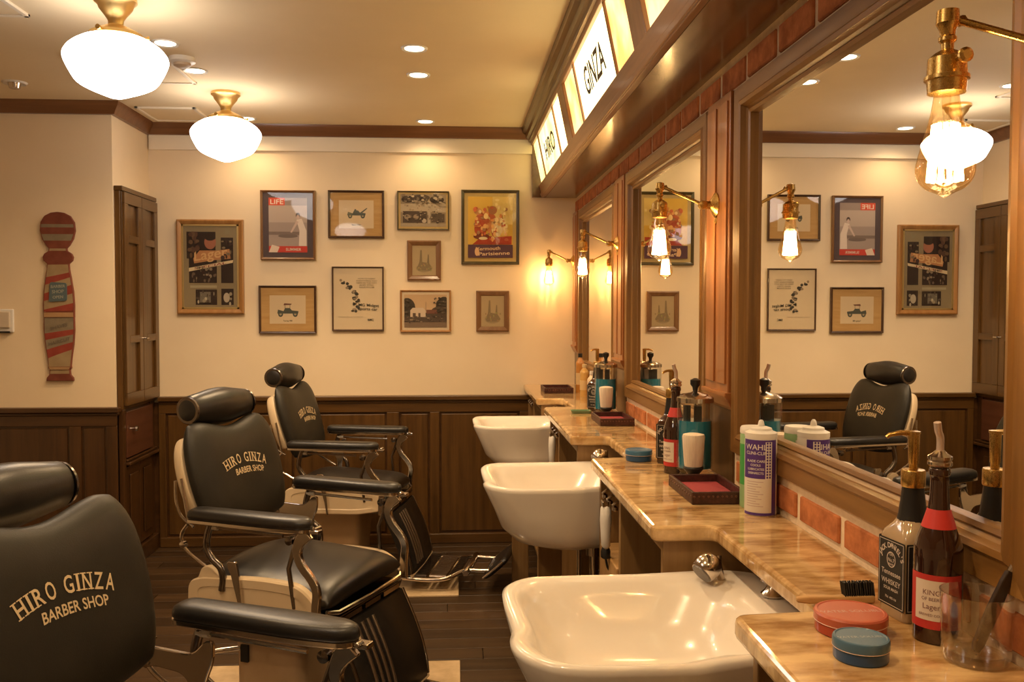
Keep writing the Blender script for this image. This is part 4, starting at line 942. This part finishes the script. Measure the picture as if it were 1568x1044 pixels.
# ------------------------------------------------------------------ things on the counter
def tray(x0, y0_, x1, y1_, label):
    t = thing('leather_tray', ((x0 + x1) / 2, (y0_ + y1_) / 2, ZC), label, 'tray', 'dark brown embossed trays')
    TR = noisy('embossed oxblood leather', (.035, .010, .007), (.075, .022, .014), (60, 60, 60), .45, .5, 2)
    b = MB(); b.box((x0 + .004, y0_ + .004, ZC), (x1 - .004, y1_ - .004, ZC + .006)); b.build('tray_base', TR, t, world=True)
    h_ = .030; w_ = .008
    for p, q in (((x0, y0_), (x1, y0_ + w_)), ((x0, y1_ - w_), (x1, y1_)), ((x0, y0_ + w_), (x0 + w_, y1_ - w_)), ((x1 - w_, y0_ + w_), (x1, y1_ - w_))):
        b = MB(); b.box((p[0], p[1], ZC), (q[0], q[1], ZC + h_)); o = b.build('tray_side', TR, t, world=True, bev=.002)
    b = MB(); n = 12
    for k in range(n):
        xx = x0 + (k + .5) * (x1 - x0) / n; b.lathe([(.003, 0), (.002, -.0015)], (xx, y0_, ZC + .019), 8, 'y')
        yy = y0_ + (k + .5) * (y1_ - y0_) / n; b.lathe([(.003, 0), (.002, -.0015)], (x0, yy, ZC + .019), 8, 'x')
    b.build('studs', flat('stud leather', (.13, .05, .03), .4), t, world=True)['kind'] = 'stuff'
    b = MB(); b.box((x0 + w_ + .001, y0_ + w_ + .001, ZC + .005), (x1 - w_ - .001, y1_ - w_ - .001, ZC + .011)); b.build('felt_lining', flat('dusky pink felt', (.33, .045, .055), .9), t, world=True, bev=.002)
tray(.565, 2.085, .700, 2.32, 'dark brown tray with pink lining on the middle counter section')
tray(.578, 3.50, .715, 3.74, 'dark brown tray in front of the blue jar on the farther counter section')
tray(.495, 4.86, .655, 5.08, 'dark brown tray at the far end of the counter against the back wall')
def tin(x, y_, r, h_, col, lid, label, name='pomade_tin'):
    t = thing(name, (x, y_, ZC), label, 'tin')
    b = MB(); b.lathe([(r * .96, 0), (r, .002), (r, h_ * .48), (r * .97, h_ * .5)], n=40); b.build('can_body', flat('%s body' % label[:18], col, .3, coat=.3), t, smooth=35)
    b = MB(); b.lathe([(r * 1.01, h_ * .50), (r * 1.035, h_ * .53), (r * 1.035, h_ * .90), (r * 1.0, h_ * .98), (r * .93, h_), (r * .90, h_ * .965), (.001, h_ * .965)], n=40); o = b.build('lid', flat('%s lid' % label[:18], lid, .3, coat=.3), t, smooth=35)
    b = MB(); b.lathe([(r * 1.037, h_ * .545), (r * 1.045, h_ * .56), (r * 1.037, h_ * .575)], n=40, cap=False); b.build('lid_rim', flat('pale rim', (.75, .55, .48), .3), o, smooth=35)
    b = MB(); put_text(b, 'WATER SOLUBLE', r * .26, lambda px_, py_, z: (px_ * 1.0, py_ - r * .1, h_ * .966 + z), 0, .0002); b.build('lid_lettering', flat('%s ink' % label[:18], tuple(c * .45 + .3 for c in lid), .4), o)
tin(.574, 1.252, .0495, .030, (.42, .055, .025), (.48, .11, .06), 'large round red pomade tin beside the smaller blue tin'); tin(.543, 1.152, .0355, .030, (.02, .085, .22), (.075, .16, .25), 'small round blue pomade tin in front of the red tin')
tin(.567, 2.71, .040, .034, (.02, .08, .19), (.05, .15, .27), 'round blue pomade tin on the middle counter section')
def jar(x, y_, label):
    t = thing('disinfectant_jar', (x, y_, ZC), label, 'jar', 'glass jars of blue disinfectant')
    r = .0495
    b = MB(); b.lathe([(r * .86, 0), (r * .92, .004), (r * .80, .018), (r, .026), (r, .205), (r * .96, .212), (r * .93, .212), (r * .93, .028), (.002, .026)], n=36, cap=False); b.build('glass_body', thin_glass('jar glass', (.97, .98, .98), .07), t, smooth=40)
    b = MB(); b.lathe([(.003, .030), (r * .91, .030), (r * .91, .160), (.003, .160)], n=36); b.build('blue_liquid', BLUEL, t, smooth=30)
    b = MB(); b.lathe([(r * 1.02, .210), (r * 1.02, .222), (r * .70, .232), (.012, .236), (.006, .240)], n=32); o = b.build('steel_lid', CHROME, t, smooth=40)
    b = MB(); b.lathe([(.006, .236), (.008, .25), (.014, .258), (.014, .270), (.004, .275)], n=16); b.build('lid_knob', BLACKP, o, smooth=40)
    b = MB(); b.lathe([(.0035, .04), (.0035, .24)], n=8); b.build('lift_rod', CHROME, t, smooth=40)
    for k in range(3):
        b = MB(); a = 1 + k * 1.9; cx_, cy_ = .022 * math.cos(a), .022 * math.sin(a); b.box((cx_ - .010, cy_ - .002, .14), (cx_ + .010, cy_ + .002, .20)); b.build('comb', BLACKP if k else flat('white comb', (.7, .6, .5), .5), t)
    return t
jar(.662, 2.42, 'glass jar of blue disinfectant behind the tray, in front of the wide pilaster'); jar(.660, 3.86, 'glass jar of blue disinfectant on the farther counter section')
def shave_brush(x, y_, label):
    t = thing('shaving_brush', (x, y_, ZC), label, 'brush', 'white-bristled shaving brushes')
    b = MB(); c = catmull([(.022, 0, 0), (.024, 0, .004), (.017, 0, .014), (.016, 0, .024), (.024, 0, .034), (.027, 0, .040), (.025, 0, .045)], 4); b.lathe([(p.x, p.z) for p in c], n=26); b.build('handle', BLACKP, t, smooth=50)
    b = MB(); b.lathe([(.023, .044), (.0245, .050), (.0285, .10), (.030, .124), (.028, .130), (.015, .133), (.001, .133)], n=30); b.build('bristles', noisy('cream bristles', (.68, .58, .46), (.80, .70, .56), (220, 220, 6), .9, .4), t, smooth=50)
shave_brush(.640, 2.352, 'white-bristled shaving brush with black handle standing before the nearer blue jar'); shave_brush(.648, 3.778, 'white-bristled shaving brush with black handle before the farther blue jar')
def beer(x, y_, rz, label, shiny=True):
    t = thing('beer_bottle', (x, y_, ZC), label, 'bottle', 'brown beer bottles fitted with pour spouts', rz)
    pr = [(.026, 0), (.0315, .004), (.0325, .012), (.0325, .118), (.0315, .134), (.0265, .150), (.0195, .168), (.0145, .185), (.0125, .215), (.0125, .232), (.0142, .234), (.0142, .242), (.0125, .244), (.0125, .248), (.008, .248)]
    c = catmull([(r, 0, z) for r, z in pr], 2); b = MB(); b.lathe([(max(.002, p.x), p.z) for p in c], n=32); b.build('glass_bottle', BROWNG, t, smooth=45)
    def band(z0, z1, a0, a1, r, n=18, ro=None):
        b = MB(); ro = ro or r; L_ = [(r * math.cos(a0 + (a1 - a0) * k / n), r * math.sin(a0 + (a1 - a0) * k / n), z0) for k in range(n + 1)] + [(ro * math.cos(a0 + (a1 - a0) * k / n), ro * math.sin(a0 + (a1 - a0) * k / n), z1) for k in range(n + 1)]
        b.add(L_, [(k, k + 1, n + 2 + k, n + 1 + k) for k in range(n)]); return b
    RED = flat('red label paper', (.52, .035, .03), .5); WHP = flat('white label paper', (.72, .62, .52), .5)
    C0 = -2.2; l = band(.022, .098, C0 - 1.25, C0 + 1.25, .0330).build('front_label', RED, t, smooth=60)
    band(.034, .090, C0 - .85, C0 + .55, .0333).build('label_panel', WHP, l, smooth=60)
    b = MB()
    def cyl(u, z, r=.0336): return (r * math.cos(C0 + u / r), r * math.sin(C0 + u / r), z)
    for tx, z, sz in (('KING', .070, .010), ('OF BEERS', .062, .0065), ('Lager', .050, .011), ('BREWED COLD', .040, .005)): put_text(b, tx, sz, lambda px_, py_, zz: cyl(px_ - .004, z + py_), 0, 0)
    b.build('label_lettering', flat('label grey ink', (.22, .10, .10), .5), l)
    b = band(.160, .186, C0 - 1.6, C0 + 1.6, .0232, ro=.0153); b.build('neck_label', RED, t, smooth=60)
    b = MB(); b.lathe([(.0145, .246), (.0165, .248), (.0165, .252), (.0145, .254), (.0165, .256), (.0165, .260), (.010, .264), (.006, .268)], n=22); b.build('stopper', CHROME, t, smooth=30)
    b = MB(); b.tube(catmull([(0, 0, .262), (0, 0, .285), (-.004, -.002, .295), (-.007, -.004, .308)], 4), .0052, 10); b.build('pour_spout', flat('pale spout', (.62, .50, .44), .3, .4), t, smooth=40)
beer(.683, 1.215, 0, 'brown beer bottle with red and white label and pour spout, nearest the camera')
beer(.628, 2.50, -.3, 'brown beer bottle with red and white label left of the nearer blue jar')
def whiskey(x, y_, rz, label, fill=WHISK, pump=True):
    t = thing('pump_bottle', (x, y_, ZC), label, 'bottle', 'square whiskey bottles fitted with brass pumps', rz)
    sq = lambda w_, r, z: [(a, b_, z) for a, b_ in rpoly([(-w_, -w_), (w_, -w_), (w_, w_), (-w_, w_)], r, 4)]
    h0 = .034
    b = MB(); b.loft([sq(h0 * .94, .010, 0), sq(h0, .011, .004), sq(h0, .011, .120), sq(h0 * .93, .014, .130), sq(h0 * .70, .018, .142), sq(.019, .0186, .152), sq(.0145, .0142, .175), sq(.0145, .0142, .182)]); b.build('glass_bottle', fill, t, smooth=40)
    b = MB(); b.loft([sq(.0215, .021, .147), sq(.0195, .0192, .156), sq(.0170, .0167, .176), sq(.0150, .0147, .196), sq(.0150, .0147, .205)]); b.build('neck_sleeve', BLACKP, t, smooth=40)
    BL = flat('black label paper', (.015, .013, .012), .45); WI = flat('label white ink', (.62, .54, .46), .5)
    for k in range(4):
        a = k * PI / 2; ca, sa = math.cos(a), math.sin(a)
        def fl(u, z, l): X_, Y_ = u, -(h0 + .0004 + l); return (X_ * ca - Y_ * sa, X_ * sa + Y_ * ca, z)
        b = MB(); b.add([fl(-.0325, .016, 0), fl(.0325, .016, 0), fl(.0325, .119, 0), fl(-.0325, .119, 0)], [(0, 1, 2, 3)]); l = b.build('paper_label', BL, t)
        b = MB()
        for s0, s1 in (((-.030, .0185), (.030, .0195)), ((-.030, .1155), (.030, .1165)), ((-.030, .0185), (-.029, .1165)), ((.029, .0185), (.030, .1165))): b.add([fl(s0[0], s0[1], .0004), fl(s1[0], s0[1], .0004), fl(s1[0], s1[1], .0004), fl(s0[0], s1[1], .0004)], [(0, 1, 2, 3)])
        if k in (0,):
            for q, ch_ in enumerate("JACK DANIEL'S"):
                th = (q - 6) * .19; vs, fs = text_mesh(ch_, .011, .0003, 0)
                b.add([fl((.026 + vy) * math.sin(th) * 1.0 + vx * math.cos(th), .080 + (.026 + vy) * math.cos(th) - vx * math.sin(th), .0005) for vx, vy, vz in vs], fs)
            for q in range(24):
                a0, a1 = 2 * PI * q / 24, 2 * PI * (q + 1) / 24
                b.add([fl(.011 * math.cos(a0), .088 + .012 * math.sin(a0), .0005), fl(.011 * math.cos(a1), .088 + .012 * math.sin(a1), .0005), fl(.0095 * math.cos(a1), .088 + .0105 * math.sin(a1), .0005), fl(.0095 * math.cos(a0), .088 + .0105 * math.sin(a0), .0005)], [(0, 1, 2, 3)])
            for tx, z, sz in (('Old', .094, .006), ('No.7', .0845, .008), ('BRAND', .0795, .004), ('Tennessee', .064, .011), ('WHISKEY', .050, .011), ('SOUR MASH', .041, .0065), ('70cl  40% Vol', .028, .005)): put_text(b, tx, sz, lambda px_, py_, zz: fl(px_, z + py_, .0005), .0001, 0)
        else:
            for q in range(9): b.add([fl(-.022, .034 + q * .009, .0004), fl(.022 - (q % 3) * .006, .034 + q * .009, .0004), fl(.022 - (q % 3) * .006, .0355 + q * .009, .0004), fl(-.022, .0355 + q * .009, .0004)], [(0, 1, 2, 3)])
        b.build('label_lettering', WI, l)
    b = MB(); b.lathe([(.0165, .198), (.0175, .200), (.0175, .222), (.0165, .224), (.006, .225)], n=26); b.build('pump_collar', BRASS, t, smooth=30)
    b = MB(); b.lathe([(.0065, .222), (.0065, .232), (.0075, .234), (.0085, .278), (.0095, .2785), (.0095, .282), (.003, .283)], n=20); b.build('pump_head', BRASS, t, smooth=30)
    b = MB(); b.tube([(0, 0, .279), (-.0056, -.0193, .2795), (-.010, -.0347, .276), (-.011, -.0385, .272)], [.0045, .004, .0034, .003], 10); b.build('pump_nozzle', BRASS, t, smooth=40)
whiskey(.694, 1.308, math.radians(-83), 'square black-label whiskey bottle with brass pump behind the nearest beer bottle')
whiskey(.655, 2.66, math.radians(-38), 'square black-label pump bottle left of the nearer blue jar', flat('cola brown liquid', (.05, .02, .01), .1, 0, .6, .8))
whiskey(.650, 4.03, math.radians(-38), 'square black-label pump bottle behind the farther blue jar', flat('cola brown liquid', (.05, .02, .01), .1, 0, .6, .8))
def spray(x, y_, rz, body, label, kind):
    t = thing('aerosol_can', (x, y_, ZC), label, 'spray can', 'tall aerosol cans', rz); r = .0355 if kind == 1 else .032
    b = MB(); b.lathe([(r * .95, 0), (r, .003), (r, .170), (r * .96, .176)], n=40); b.build('can_body', WHITEP if kind == 1 else body, t, smooth=35)
    def cyl(u, z, rr): return (rr * math.cos(-1.9 + u / r), rr * math.sin(-1.9 + u / r), z)
    if kind == 1:
        PU = flat('purple ink', (.085, .035, .23), .4); b = MB()
        def patch(u0, u1, z0, z1, rr=.0358):
            n = max(2, int(abs(u1 - u0) / .004)); vs = [cyl(u0 + (u1 - u0) * k / n, z0, rr) for k in range(n + 1)] + [cyl(u0 + (u1 - u0) * k / n, z1, rr) for k in range(n + 1)]
            b.add(vs, [(k, k + 1, n + 2 + k, n + 1 + k) for k in range(n)])
        patch(-.046, .010, .085, .168); patch(.026, .040, .002, .170); patch(-.046, .040, .002, .008); patch(-.046, .040, .168, .172)
        for q in range(13): patch(.0125, .0165, .086 + q * .0064, .0905 + q * .0064); patch(.0190, .0230, .086 + q * .0064, .0905 + q * .0064)
        l = b.build('printed_label', PU, t, smooth=60)
        b = MB()
        for tx, z, sz, u in (('WAHL', .150, .0175, -.012), ('CLINI-CLIP', .139, .010, -.012), ('BLADE CARE', .122, .0075, -.012), ('COOLS', .113, .0070, -.012), ('LUBRICATES', .104, .0070, -.012), ('DISINFECTS', .095, .0070, -.012)): put_text(b, tx, sz, lambda px_, py_, zz: cyl(px_ + u, z + py_, .0362), .0001, 0)
        b.build('white_lettering', WHITEP, l, smooth=60)
        b = MB()
        for q in range(11): 
            w_ = .040 - (q * 7 % 5) * .004; n = 8; z = .022 + q * .0055; vs = [cyl(-.034 + w_ * k / n, z, .0358) for k in range(n + 1)] + [cyl(-.034 + w_ * k / n, z + .0014, .0358) for k in range(n + 1)]; b.add(vs, [(k, k + 1, n + 2 + k, n + 1 + k) for k in range(n)])
        b.build('fine_print', flat('faint print', (.55, .42, .42), .5), l)
    else:
        b = MB(); n = 40; 
        b.lathe([(r * 1.006, .055), (r * 1.006, .150)], n=40, cap=False); l = b.build('printed_label', flat('bright green ink', (.06, .34, .08), .4), t, smooth=60)
        b = MB(); n = 6
        vs = [cyl(-.012 + .024 * k / n, .012, r * 1.012) for k in range(n + 1)] + [cyl(-.012 + .024 * k / n, .16, r * 1.012) for k in range(n + 1)]; b.add(vs, [(k, k + 1, n + 2 + k, n + 1 + k) for k in range(n)]); b.build('white_stripe', WHITEP, l, smooth=60)
    if kind == 1:
        b = MB(); b.lathe([(r * .99, .174), (r * 1.01, .177), (r * 1.01, .186), (r * .80, .189), (r * .70, .191), (r * .66, .196), (r * .40, .199), (.006, .200)], n=32); b.build('shoulder_cap', WHITEP, t, smooth=30)
        b = MB(); b.lathe([(.0065, .198), (.0075, .203), (.0055, .211), (.003, .214)], n=16); b.build('nozzle', WHITEP, t, smooth=40)
    else:
        b = MB(); b.lathe([(r * 1.0, .174), (r * 1.02, .177), (r * 1.0, .186), (r * .93, .190), (.004, .190)], n=32); b.build('lid', WHITEP, t, smooth=30)
spray(.697, 1.990, 0, None, 'white and purple clipper spray can in front of the green can', 1)
spray(.705, 2.060, .5, flat('pale green can', (.32, .52, .26), .35), 'green and white spray can half hidden behind the purple can', 2)
def tumbler(x, y_, label):
    t = thing('glass_tumbler', (x, y_, ZC), label, 'glass'); r = .0455
    pl_ = [(.034, .001), (.040, .002), (.0425, .012), (r, .092), (r - .0022, .092), (.0395, .016), (.034, .013), (.002, .012)]
    b = MB(); b.lathe(pl_, n=44, cap=False); b.build('glass_wall', thin_glass('tumbler glass', (.985, .98, .975), .17), t, smooth=30)
    b = MB(); b.lathe([(.002, .0015), (.036, .0015), (.0385, .006), (.036, .011), (.002, .011)], n=36); b.build('thick_base', thin_glass('tumbler base glass', (.72, .64, .56), .14), t, smooth=30)
tumbler(.692, 1.135, 'clear glass tumbler at lower right holding a folded razor')
t = thing('straight_razor', (.70, 1.13, .975), 'folded black straight razor leaning in the glass tumbler', 'razor')
b = MB(); p0 = Vector((-.012, .0, .0)); p1 = Vector((.030, -.006, .108)); d = (p1 - p0).normalized(); sd_ = Vector((d.z, 0, -d.x)); nn_ = Vector((0, 1, 0))
b.loft([[p + sd_ * a_ * w_ + nn_ * b__ * .004 for a_, b__ in ((-1, -1), (1, -1), (1, 1), (-1, 1))] for p, w_ in ((p0, .004), (p0 + d * .01, .0075), (p0 + d * .06, .009), (p0 + d * .10, .007), (p1, .005))]); b.build('handle_scales', flat('dark horn', (.035, .022, .016), .3), t, bev=.002)
b = MB(); b.tube(catmull([p1, p1 + Vector((.006, 0, .012)), p1 + Vector((.007, 0, .03)), p1 + Vector((.010, 0, .046))], 4), [.004] * 4 + [.0035] * 4 + [.002] * 5, 8); b.build('tang', CHROME, t, smooth=40)
# neck brush lying flat
t = thing('neck_brush', (.588, 1.415, ZC), 'wooden-handled brush with black bristles lying behind the red tin', 'brush')
b = MB(); b.loft([[(x, 1.372 + a_ * w_, ZC + .007 + b__ * h_) for a_, b__ in ((-1, -1), (1, -1), (1, 1), (-1, 1))] for x, w_, h_ in ((.54, .005, .004), (.56, .008, .006), (.60, .006, .005), (.625, .009, .006), (.665, .010, .006))]); b.build('handle', LIGHTW, t, world=True, bev=.003)
b = MB()
for k in range(14):
    for q in range(4):
        x = .618 + k * .0036; y_ = 1.366 + q * .004; b.tube([(x, y_, ZC + .012), (x - .003 + rnd.uniform(-.001, .001), y_ + rnd.uniform(-.001, .001), ZC + .034)], .0014, 4)
b.build('bristles', BLACKP, t, world=True)['kind'] = 'stuff'
# amber bottle & small bottles at the far end
def amber(x, y_, h_, col, cap, label, r=.024):
    t = thing('tonic_bottle', (x, y_, ZC), label, 'bottle', 'tonic bottles at the far end of the counter')
    b = MB(); c = catmull([(r * .95, 0, 0), (r, 0, .004), (r, 0, h_ * .70), (r * .9, 0, h_ * .78), (r * .5, 0, h_ * .86), (r * .4, 0, h_ * .92)], 3); b.lathe([(p.x, p.z) for p in c], n=28); b.build('glass_bottle', col, t, smooth=45)
    b = MB(); b.lathe([(r * .5, h_ * .90), (r * .52, h_ * .91), (r * .5, h_), (r * .3, h_)], n=20); b.build('cap', cap, t, smooth=30)
    b = MB(); b.lathe([(r * 1.01, h_ * .2), (r * 1.01, h_ * .5)], n=28, cap=False); b.build('paper_band', flat('straw label', (.60, .42, .20), .5), t, smooth=60)
AMB_L = flat('amber tonic', (.48, .20, .04), .12, 0, .6, .7); GOLDL = flat('golden tonic', (.58, .34, .10), .12, 0, .6, .7)
amber(.700, 4.93, .215, AMB_L, BLACKP, 'tall amber tonic bottle with dark cap near the far counter end'); amber(.690, 4.70, .17, GOLDL, flat('straw cap', (.6, .45, .25), .5), 'short golden tonic bottle nearer than the amber one')
amber(.660, 4.25, .165, flat('pale lotion', (.72, .56, .38), .3), WHITEP, 'pale lotion bottle beside the farther pump bottle', .022)
t = thing('glass_dish', (.565, 3.955, ZC), 'flat green glass comb dish on the farther counter section', 'dish')
b = MB(); b.loft([[(x * k, y_ * k, z) for x, y_ in rpoly([(-.045, -.03), (.045, -.03), (.045, .03), (-.045, .03)], .012, 4)] for z, k in ((0, .9), (.008, 1.0), (.012, 1.02), (.010, .92), (.004, .85))]); b.build('dish', flat('green glass', (.16, .26, .14), .1, 0, .6, .6), t, smooth=40)
